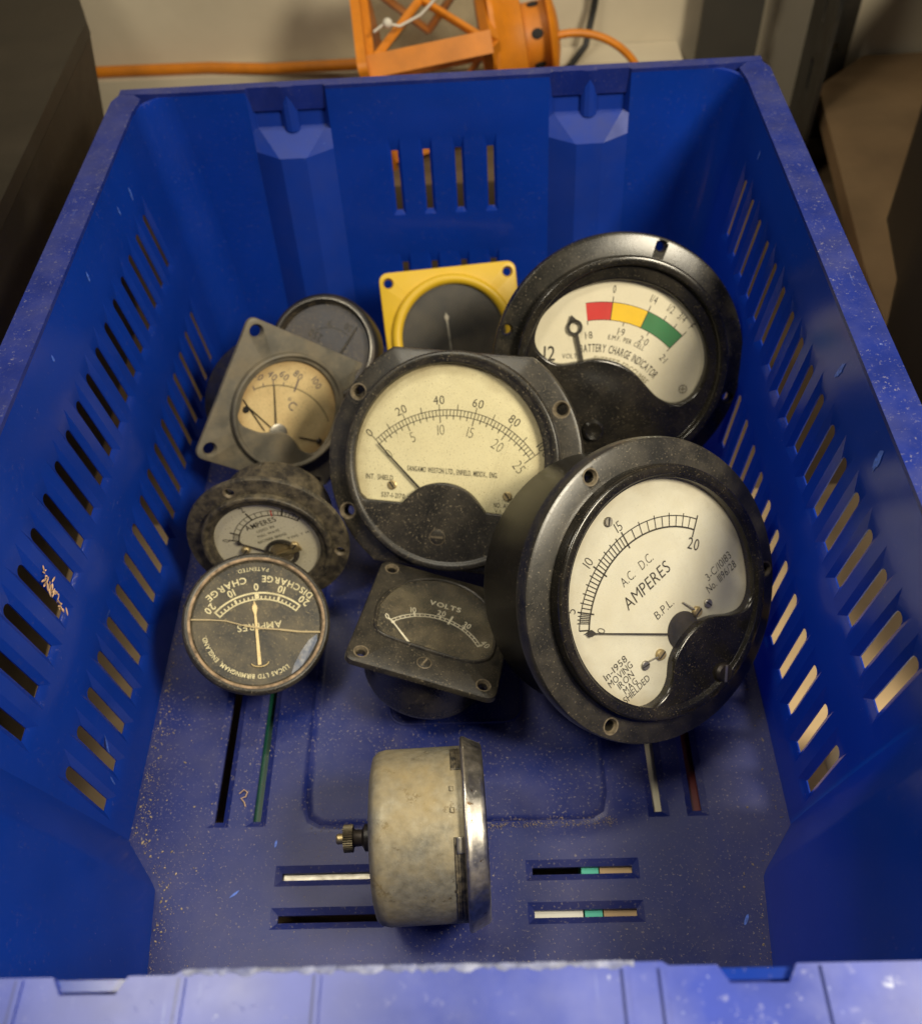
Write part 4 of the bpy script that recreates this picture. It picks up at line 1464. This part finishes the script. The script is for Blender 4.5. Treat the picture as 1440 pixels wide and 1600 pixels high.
# ---- I: square voltmeter
RI = 0.036*1.178
I = gauge_root('square_voltmeter', 'square dusty black voltmeter with VOLTS on its black dial at the middle front', (-0.0028, 0.2345, 0.1194), (0.236, 0.206, 0.95), (0.186, 0.95, -0.252), 1.178)
flange(I, RI, round_rect(1.0, 0.99, 0.13), 0.12, M['black_dusty'], 0.6, [(135, 1.165), (225, 1.145), (315, 1.135), (45, 1.15)], 0.062, M['hole_tan'], 0.05)
winI = catmull([(-0.77, -0.16), (-0.795, 0.08), (-0.72, 0.37), (-0.55, 0.62), (-0.33, 0.775), (-0.08, 0.845), (0.17, 0.84), (0.42, 0.745), (0.62, 0.56), (0.765, 0.30), (0.80, 0.10), (0.81, -0.15), (0.78, -0.32), (0.655, -0.43), (0.50, -0.475), (0.334, -0.48), (0.05, -0.468), (-0.244, -0.45), (-0.50, -0.435), (-0.66, -0.39), (-0.745, -0.29)], 6)
M['volt_glass'] = glass_mat('dusty_voltmeter_glass', 0.10, 0.9, 0.10)
# low moulding round the glass
bm = bmesh.new()
sc = (0, 0.15)
Wi = ray_poly(sc, winI, 200)


def growI(d): return [(x+(x-sc[0])/hypot(x-sc[0], y-sc[1])*d, y+(y-sc[1])/hypot(x-sc[0], y-sc[1])*d) for x, y in Wi]


add_loops(bm, [[(x*RI, y*RI, z*RI) for x, y in growI(d)] for d, z in ((0.05, -0.005), (0.04, 0.02), (0.02, 0.032), (0.0, 0.026), (-0.012, 0.010), (-0.012, 0.0))])
obj('bezel', bm, M['black_dusty'], I, 60)
bm = bmesh.new()
bm.faces.new([bm.verts.new((x*RI, y*RI, 0.0015*RI)) for x, y in growI(0.01)])
r_ = bmesh.ops.extrude_face_region(bm, geom=bm.faces[:])
bmesh.ops.translate(bm, verts=[g for g in r_['geom'] if isinstance(g, bmesh.types.BMVert)], vec=(0, 0, -0.05*RI))
obj('dial', bm, M['black_dial'], I, 0)
bm = bmesh.new()
add_loops(bm, [[(x*RI, y*RI, -0.004*RI) for x, y in ray_poly(sc, round_rect(0.66, 0.66, 0.1), 200)], [(x*RI, y*RI, -0.004*RI) for x, y in growI(0.03)]])
obj('face_plate', bm, M['black_dusty'], I, 0)
housing(I, RI, 0.86, 1.0, M['barrel'], -0.10, 0.12)
glass(I, RI, growI(-0.005), 0.016, M['volt_glass'])
p = Print(RI, 0.0022*RI+0.00003)
cI, rI = circ3((-0.595, -0.136), (0.029, 0.159), (0.644, -0.154))
i0, i1 = ang(cI, (-0.595, -0.136)), ang(cI, (0.644, -0.154))
p.arc(cI, rI, i0, i1, 0.014)
p.arc(cI, rI-0.045, i0, i1, 0.014)
for i in range(21):
    a = i0+(i1-i0)*i/20
    p.tick(cI, a, rI-(0.08 if i == 12 else 0.05), rI+(0.09 if i == 12 else (0.03 if i % 5 == 0 else 0.0)), 0.026 if i % 5 == 0 or i == 12 else 0.012)
for i, t in enumerate(('0', '10', '20', '30', '40')):
    a = i0+(i1-i0)*i/4
    p.text(t, cI[0]+(rI+0.075)*cos(radians(a)), cI[1]+(rI+0.075)*sin(radians(a)), 0.095, (a-90)*0.6, sx=0.8, bold=0.012)
p.text('VOLTS', 0.05, 0.385, 0.085, 0, w=0.44, bold=0.02)
p.done('lettering', M['white_ink'], I)
needle(I, RI, (-0.580, -0.150), (-0.254, -0.465), 0.014, 0.008, M['white_ink'], (0.035, 0.026))
screw(I, RI, 0.001, -0.706, 0.0, 0.085, M['black_dusty'], 70, 0.15, 'zero_adjuster', M['hole_tan'], M['hole_tan'])

# ---- J: can-shaped gauge lying on its side in front
RJ = 0.0415
Jc = V((-0.0365, 0.1590, RJ*1.075))
J = thing('round_can_gauge', 'dull metal can gauge with chrome bezel lying on its side on the crate floor', 'gauge', Jc, frame((0.998, 0.045, -0.028), (0, 0.05, 1)))
LB = 0.0455
prof = [(0.010, -0.0012), (RJ-0.007, -0.0012), (RJ-0.0030, -0.0002), (RJ-0.0008, 0.0022), (RJ, 0.0060), (RJ, LB)]
ob = obj('can', lathe(prof, 128), M['galv'], J, 40)
M['can_slot'] = pmat('slot_thread_dark', (0.020, 0.019, 0.017), 0.5, dust=0.4, cscale=300)


def arc_patch(a0, a1, z0, z1, r, mat, name, h=0.0006, k=16, ridges=0):
    bm = bmesh.new()
    rows = []
    zs = [z0+(z1-z0)*i/max(1, ridges*2) for i in range(max(1, ridges*2)+1)]
    for j, z in enumerate(zs):
        rr = r+h*(0.4 if j % 2 else 1.0)
        rows.append([((rr)*cos(radians(a0+(a1-a0)*i/k)), (rr)*sin(radians(a0+(a1-a0)*i/k)), z) for i in range(k+1)])
    add_loops(bm, rows, closed=False)
    o = obj(name, bm, mat, J, 30)
    md = o.modifiers.new('thick', 'SOLIDIFY'); md.thickness = 0.0008; md.offset = -1
    return o


# in this frame local x points away from the viewer side, local y up; the viewer sees angles about 90..250
def ja(dirv):
    q = frame((0.998, 0.045, -0.028), (0, 0.05, 1)).transposed() @ V(dirv)
    return degrees(atan2(q.y, q.x))


a_top = ja((0, 0.75, 0.66))
a_mid = ja((0, -0.25, 0.97))
a_bot = ja((0, -0.97, -0.25))
sg = 1 if ((a_mid-a_top+540) % 360-180) > 0 else -1
arc_patch(a_top, a_top+sg*26, 0.0385, 0.0450, RJ, M['can_slot'], 'slot_thread', ridges=4)
arc_patch(a_mid+sg*8, a_mid+sg*18, 0.0395, 0.0435, RJ, M['steel'], 'tab', 0.0012)
arc_patch(a_mid+sg*8, a_mid+sg*75, 0.0385, 0.0450, RJ, M['can_slot'], 'slot_thread', ridges=4)
for da in (-24, -10):
    arc_patch(a_mid+sg*da, a_mid+sg*(da+3.2), 0.0375, 0.0392, RJ, M['galv'], 'dimple', 0.0009, 4)
bm = bmesh.new()
prof = [(RJ+0.0002, 0.0430), (RJ+0.0040, 0.0434), (RJ+0.0046, 0.0441), (RJ+0.0045, 0.0452), (RJ+0.0036, 0.0468), (RJ+0.0016, 0.0512), (RJ+0.0008, 0.0530), (RJ-0.0002, 0.0538), (RJ-0.0014, 0.0538), (RJ-0.0022, 0.0528), (RJ-0.0050, 0.0522)]
add_loops(bm, [[(r*cos(2*pi*i/128), r*sin(2*pi*i/128), z) for i in range(128)] for r, z in prof])
obj('bezel', bm, M['chrome'], J, 50)
bm = lathe([(RJ-0.0055, 0.0505), (RJ-0.0055, 0.0515)], 64)
obj('dial', bm, M['plain_black_dial'], J)
M['nut'] = pmat('dark_brass_nut', (0.09, 0.075, 0.045), 0.4, metallic=0.7, dust=0.4, cscale=200)
# terminal on the back
bm = lathe([(0.0066, -0.0010), (0.0066, -0.0060), (0.0040, -0.0075), (0.0040, -0.0105), (0.0048, -0.0120)], 32)
tm = obj('terminal', bm, M['dark_metal'], J)
kn = []
bm = bmesh.new()
for z in (-0.0118, -0.0165):
    kn.append([((0.0062+0.00045*(i % 2))*cos(2*pi*i/72), (0.0062+0.00045*(i % 2))*sin(2*pi*i/72), z) for i in range(72)])
add_loops(bm, kn, True, True)
obj('knurled_nut', bm, M['nut'], tm, 20)
obj('stud', lathe([(0.0026, -0.016), (0.0026, -0.0195), (0.0020, -0.0203)], 20), M['brass'], tm)

# ------------------------------------------------------------------ lantern behind the crate
M['orange'] = pmat('orange_paint', (0.62, 0.20, 0.008), 0.42, dust=0.3, specks=0.2, dustcol=(0.20, 0.08, 0.02), cscale=22, sscale=200, var=0.12)
LN = thing('lantern', 'orange painted metal lantern with glass panes lying on its side behind the crate', 'lantern', (-0.066, 0.842, 0.096), Matrix.Rotation(radians(38), 3, 'X') @ Matrix.Identity(3))
LN.rotation_euler = (Matrix.Rotation(radians(-7), 3, 'Y') @ Matrix.Rotation(radians(4), 3, 'Z') @ Matrix.Rotation(radians(18), 3, 'X')).to_euler()
# local x = lantern axis (base at -, cap at +); square section in y, z
hb, ht, LL = 0.051, 0.045, 0.106


def corner(x, sy, sz):
    t = x/LL
    h = hb+(ht-hb)*t
    return V((x, sy*h, sz*h))


for sy, sz in ((-1, -1), (-1, 1), (1, 1), (1, -1)):
    bm = bmesh.new()
    add_tube(bm, [corner(0, sy, sz), corner(LL, sy, sz)], 0.0125, 4)
    obj('corner_bar', bm, M['orange'], LN, 30)
for x, hh in ((0.0, hb), (LL, ht)):
    for k in range(4):
        sy, sz = ((-1, -1), (-1, 1), (1, 1), (1, -1))[k]
        ty, tz = ((-1, 1), (1, 1), (1, -1), (-1, -1))[k]
        bm = bmesh.new()
        add_tube(bm, [corner(x, sy, sz), corner(x, ty, tz)], 0.0075, 4)
        obj('cross_bar', bm, M['orange'], LN, 30)
M['lantern_glass'] = glass_mat('lantern_glass', 0.18, 0.1, 0.1, (0.82, 0.80, 0.74))
for k in range(4):
    sy, sz = ((-1, -1), (-1, 1), (1, 1), (1, -1))[k]
    ty, tz = ((-1, 1), (1, 1), (1, -1), (-1, -1))[k]
    bm = bmesh.new()
    bm.faces.new([bm.verts.new(q*0.97 if False else q) for q in (corner(0.004, sy, sz), corner(LL-0.004, sy, sz), corner(LL-0.004, ty, tz), corner(0.004, ty, tz))])
    obj('pane', bm, M['lantern_glass'], LN, 0)
    bm = bmesh.new()
    off = V((0, (sy+ty)/2, (sz+tz)/2))*0.002
    mid = (corner(LL*0.5, sy, sz)*0.35+corner(LL*0.5, ty, tz)*0.65)+off
    add_tube(bm, [corner(0.003, sy, sz)+off, mid], 0.0038, 6)
    add_tube(bm, [mid, corner(LL-0.003, sy, sz)+off], 0.0038, 6)
    obj('pane_guard', bm, M['orange'], LN, 60)
bm = bmesh.new()
add_loops(bm, [[(-0.006, y*0.066, z*0.066) for y, z in round_rect(1, 1, 0.1)], [(0.002, y*0.066, z*0.066) for y, z in round_rect(1, 1, 0.1)]], True, True)
obj('base_plate', bm, M['orange'], LN, 30)


def xlathe(prof, nn=56):
    bm = bmesh.new()
    add_loops(bm, [[(x, r*cos(2*pi*i/nn), r*sin(2*pi*i/nn)) for i in range(nn)] for r, x in prof], True, True)
    return bm


obj('roof', xlathe([(0.058, 0.108), (0.058, 0.112), (0.053, 0.117), (0.046, 0.125), (0.043, 0.131), (0.041, 0.136), (0.028, 0.138)]), M['orange'], LN, 40)
o = obj('chimney', xlathe([(0.029, 0.136), (0.028, 0.140), (0.028, 0.158), (0.0, 0.158)]), M['orange'], LN, 40)
for k in range(6):
    a = k*pi/3+0.25
    bm = bmesh.new()
    for xx in (0.148,):
        m = Matrix.Translation((xx, 0.0282*cos(a), 0.0282*sin(a))) @ Matrix.Rotation(a, 4, 'X')
        bmesh.ops.create_uvsphere(bm, u_segments=14, v_segments=8, radius=0.0045, matrix=m @ Matrix.Diagonal((1.2, 0.15, 1, 1)))
    obj('vent_hole', bm, M['hole'], o, 60)
obj('cap_disc', xlathe([(0.040, 0.158), (0.041, 0.160), (0.038, 0.163), (0.018, 0.168), (0.0, 0.170)]), M['orange'], LN, 40)
bm = bmesh.new()
pts = []
for i in range(25):
    t = i/24
    a = pi*t*0.62
    pts.append(V((0.164+0.076*sin(a*0.85), -0.020+0.01*t-0.06*(1-cos(a))*0.45, 0.014-0.070*(1-cos(a))*0.70)))
add_tube(bm, pts, 0.0034, 8)
obj('carrying_handle', bm, M['orange'], LN, 60)
bm = bmesh.new()
M['twine'] = pmat('white_twine', (0.62, 0.58, 0.50), 0.8)
add_tube(bm, [(-0.058, 0.796, 0.150), (-0.048, 0.797, 0.156), (-0.036, 0.797, 0.153), (-0.018, 0.800, 0.160), (-0.008, 0.803, 0.168), (0.0, 0.806, 0.176)], 0.0013, 6)
bmesh.ops.create_icosphere(bm, subdivisions=2, radius=0.0042, matrix=Matrix.Translation((-0.046, 0.797, 0.156)))
tw = obj('twine', bm, M['twine'], None, 60)
tag(tw, 'knotted bit of white twine tied to the orange lantern frame', 'twine')
# orange rod running left from the lantern
bm = bmesh.new()
add_tube(bm, [(-0.46, 0.968, 0.0497), (-0.34, 0.966, 0.0497), (-0.25, 0.963, 0.0497), (-0.19, 0.952, 0.0505), (-0.09, 0.935, 0.058)], 0.0055, 10)
rod = obj('metal_rod', bm, M['orange'], None, 60)
tag(rod, 'thin orange metal rod lying along the wall left of the lantern', 'rod')

# black cable hanging on the wall
M['cable'] = pmat('black_cable', (0.012, 0.012, 0.012), 0.5)
bm = bmesh.new()
add_tube(bm, [(0.155, 0.972, 0.30), (0.150, 0.970, 0.15), (0.146, 0.966, 0.09), (0.138, 0.955, 0.055), (0.120, 0.93, 0.046)], 0.0036, 8)
cb = obj('cable', bm, M['cable'], None, 60)
tag(cb, 'thick black cable hanging down the cream wall beside the lantern handle', 'cable')
bm = bmesh.new()
add_tube(bm, [(0.1745, 0.974, 0.30), (0.172, 0.974, 0.16), (0.171, 0.973, 0.105)], 0.0022, 8)
cb = obj('cable', bm, M['cable'], None, 60)
tag(cb, 'thin short black cable end hanging on the wall right of the thicker cable', 'cable')

# ------------------------------------------------------------------ box at the left
M['box_metal'] = pmat('dark_brown_metal', (0.016, 0.012, 0.008), 0.45, metallic=0.2, dust=0.5, specks=0.3, dustcol=(0.05, 0.037, 0.02), cscale=10, sscale=140, var=0.3, vscale=8)
BX = thing('metal_box', 'dark brown metal box standing left of the crate', 'box', (0, 0, 0))
bz = 0.201


q = [(-0.237, 0.12), (-0.2565, 0.70), (-0.356, 0.955), (-0.66, 0.955), (-0.66, 0.12)]
bm = bmesh.new()
add_loops(bm, [[(x-(0.05 if x > -0.4 else 0), y, TABLE_Z+0.0005) for x, y in q], [(x, y, bz) for x, y in q]], True, True)
bevel(bm, 0.003, 2)
obj('body', bm, M['box_metal'], BX)
lidq = [(-0.2365, 0.1195), (-0.256, 0.7005), (-0.3556, 0.9555), (-0.6605, 0.9555), (-0.6605, 0.1195)]
bm = prism(lidq, bz+0.0008, bz+0.010)
bevel(bm, 0.003, 2)
obj('lid', bm, M['box_metal'], BX)

# ------------------------------------------------------------------ shelf post and board at the right
M['post'] = pmat('grey_steel_post', (0.026, 0.026, 0.025), 0.36, metallic=0.4, dust=0.35, dustcol=(0.12, 0.09, 0.055), cscale=14, var=0.2)
PSR = Matrix.Rotation(radians(-8), 3, 'Z')
PS = thing('shelf_post', 'dark grey slotted steel angle post behind the crate corner', 'post', (0.366, 0.966, TABLE_Z), PSR)
bm = bmesh.new()
add_box(bm, (0.0, -0.055, 0.40), (0.004, 0.110, 0.80))
o1 = obj('side_flange', bm, M['post'], PS)
bm = bmesh.new()
add_box(bm, (0.0225, -0.001, 0.40), (0.0405, 0.004, 0.80))
o2 = obj('front_flange', bm, M['post'], PS)
cs = []
for z in (0.10, 0.165, 0.23, 0.295):
    b = bmesh.new(); add_box(b, (0.022, -0.001, z), (0.020, 0.02, 0.007)); cs.append(b)
cut(o2, cs)
cs = []
for z in (0.10, 0.165, 0.23, 0.295):
    b = bmesh.new(); add_box(b, (0, -0.06, z), (0.02, 0.012, 0.030)); cs.append(b)
cut(o1, cs)
bm = bmesh.new()
add_box(bm, (0.280, 0.95, 0.25), (0.060, 0.006, 0.62))
bevel(bm, 0.001, 2)
M['sheet'] = pmat('grey_sheet_metal', (0.085, 0.08, 0.07), 0.35, metallic=0.5, dust=0.3, dustcol=(0.10, 0.08, 0.05), cscale=12)
sh = obj('metal_sheet', bm, M['sheet'])
tag(sh, 'grey sheet metal strip standing against the wall left of the post', 'metal sheet')

zb = 0.020
bd = slab('board', [(0.310, 0.10), (0.75, 0.10), (0.75, 0.975), (0.432, 0.975), (0.371, 0.915), (0.336, 0.62)], zb-0.018, zb, m_board, 0.002)
for x, y in ((0.40, 0.20), (0.68, 0.20), (0.46, 0.90), (0.68, 0.90)):
    bm = bmesh.new()
    add_box(bm, (x, y, (TABLE_Z+zb-0.018)/2), (0.04, 0.04, zb-0.018-TABLE_Z))
    obj('batten', bm, m_board, bd, 0)
tag(bd, 'brown fibreboard panel lying to the right of the crate', 'board')
M['case'] = pmat('black_case_plastic', (0.007, 0.007, 0.007), 0.5)
bm = prism([(0.372, 0.685), (0.46, 0.87), (0.72, 0.88), (0.72, 0.25), (0.325, 0.25), (0.320, 0.52), (0.357, 0.605)], zb+0.0005, zb+0.16)
bevel(bm, 0.006, 3)
bc = obj('equipment_case', bm, M['case'])
tag(bc, 'black plastic case standing on the brown board at the far right', 'case')

# ------------------------------------------------------------------ things glimpsed through the slots of the floor


def flat(name, label, cat, x0, x1, y0, y1, z0, z1, mat, rz=0.0):
    bm = bmesh.new()
    cx, cy = (x0+x1)/2, (y0+y1)/2
    m = Matrix.Translation((cx, cy, 0)) @ Matrix.Rotation(rz, 4, 'Z')
    add_box(bm, (0, 0, (z0+z1)/2), (x1-x0, y1-y0, z1-z0), m)
    bevel(bm, 0.0008, 2)
    o = obj(name, bm, mat)
    return tag(o, label, cat)


zt = TABLE_Z+0.0034
flat('paper_stack', 'white paper stack glimpsed through the front right floor slots', 'paper', 0.035, 0.0655, 0.10, 0.145, zt, -0.0047, pmat('white_paper', (0.75, 0.74, 0.66), 0.7))
flat('turquoise_card', 'turquoise card glimpsed through the front right floor slots', 'card', 0.0665, 0.0755, 0.10, 0.162, zt, -0.0046, pmat('turquoise_card', (0.08, 0.48, 0.36), 0.6))
flat('cardboard_box', 'tan cardboard glimpsed through the front right floor slots', 'cardboard', 0.0762, 0.100, 0.10, 0.166, zt, -0.0048, pmat('tan_cardboard', (0.46, 0.32, 0.17), 0.7))
flat('green_tray', 'dark green plastic tray under the left floor slots', 'tray', -0.1195, -0.100, 0.17, 0.33, zt, -0.006, pmat('dark_green_plastic', (0.004, 0.055, 0.035), 0.4))
flat('red_box', 'dark red box glimpsed through the right floor slot', 'box', 0.126, 0.145, 0.178, 0.26, zt, -0.006, pmat('dark_red_card', (0.09, 0.006, 0.008), 0.5))
flat('cream_carton', 'cream carton edge glimpsed through the right floor slots', 'carton', 0.103, 0.125, 0.17, 0.235, zt, -0.0047, pmat('cream_carton', (0.66, 0.60, 0.44), 0.6))
flat('steel_bar', 'grey steel bar glimpsed through the front left floor slot', 'steel bar', -0.095, -0.03, 0.147, 0.163, zt, -0.0048, M['steel'])
flat('white_panel', 'white panel seen through the right wall slots at the front', 'panel', 0.228, 0.275, 0.06, 0.235, zt, zt+0.05, pmat('white_panel', (0.66, 0.64, 0.54), 0.5))
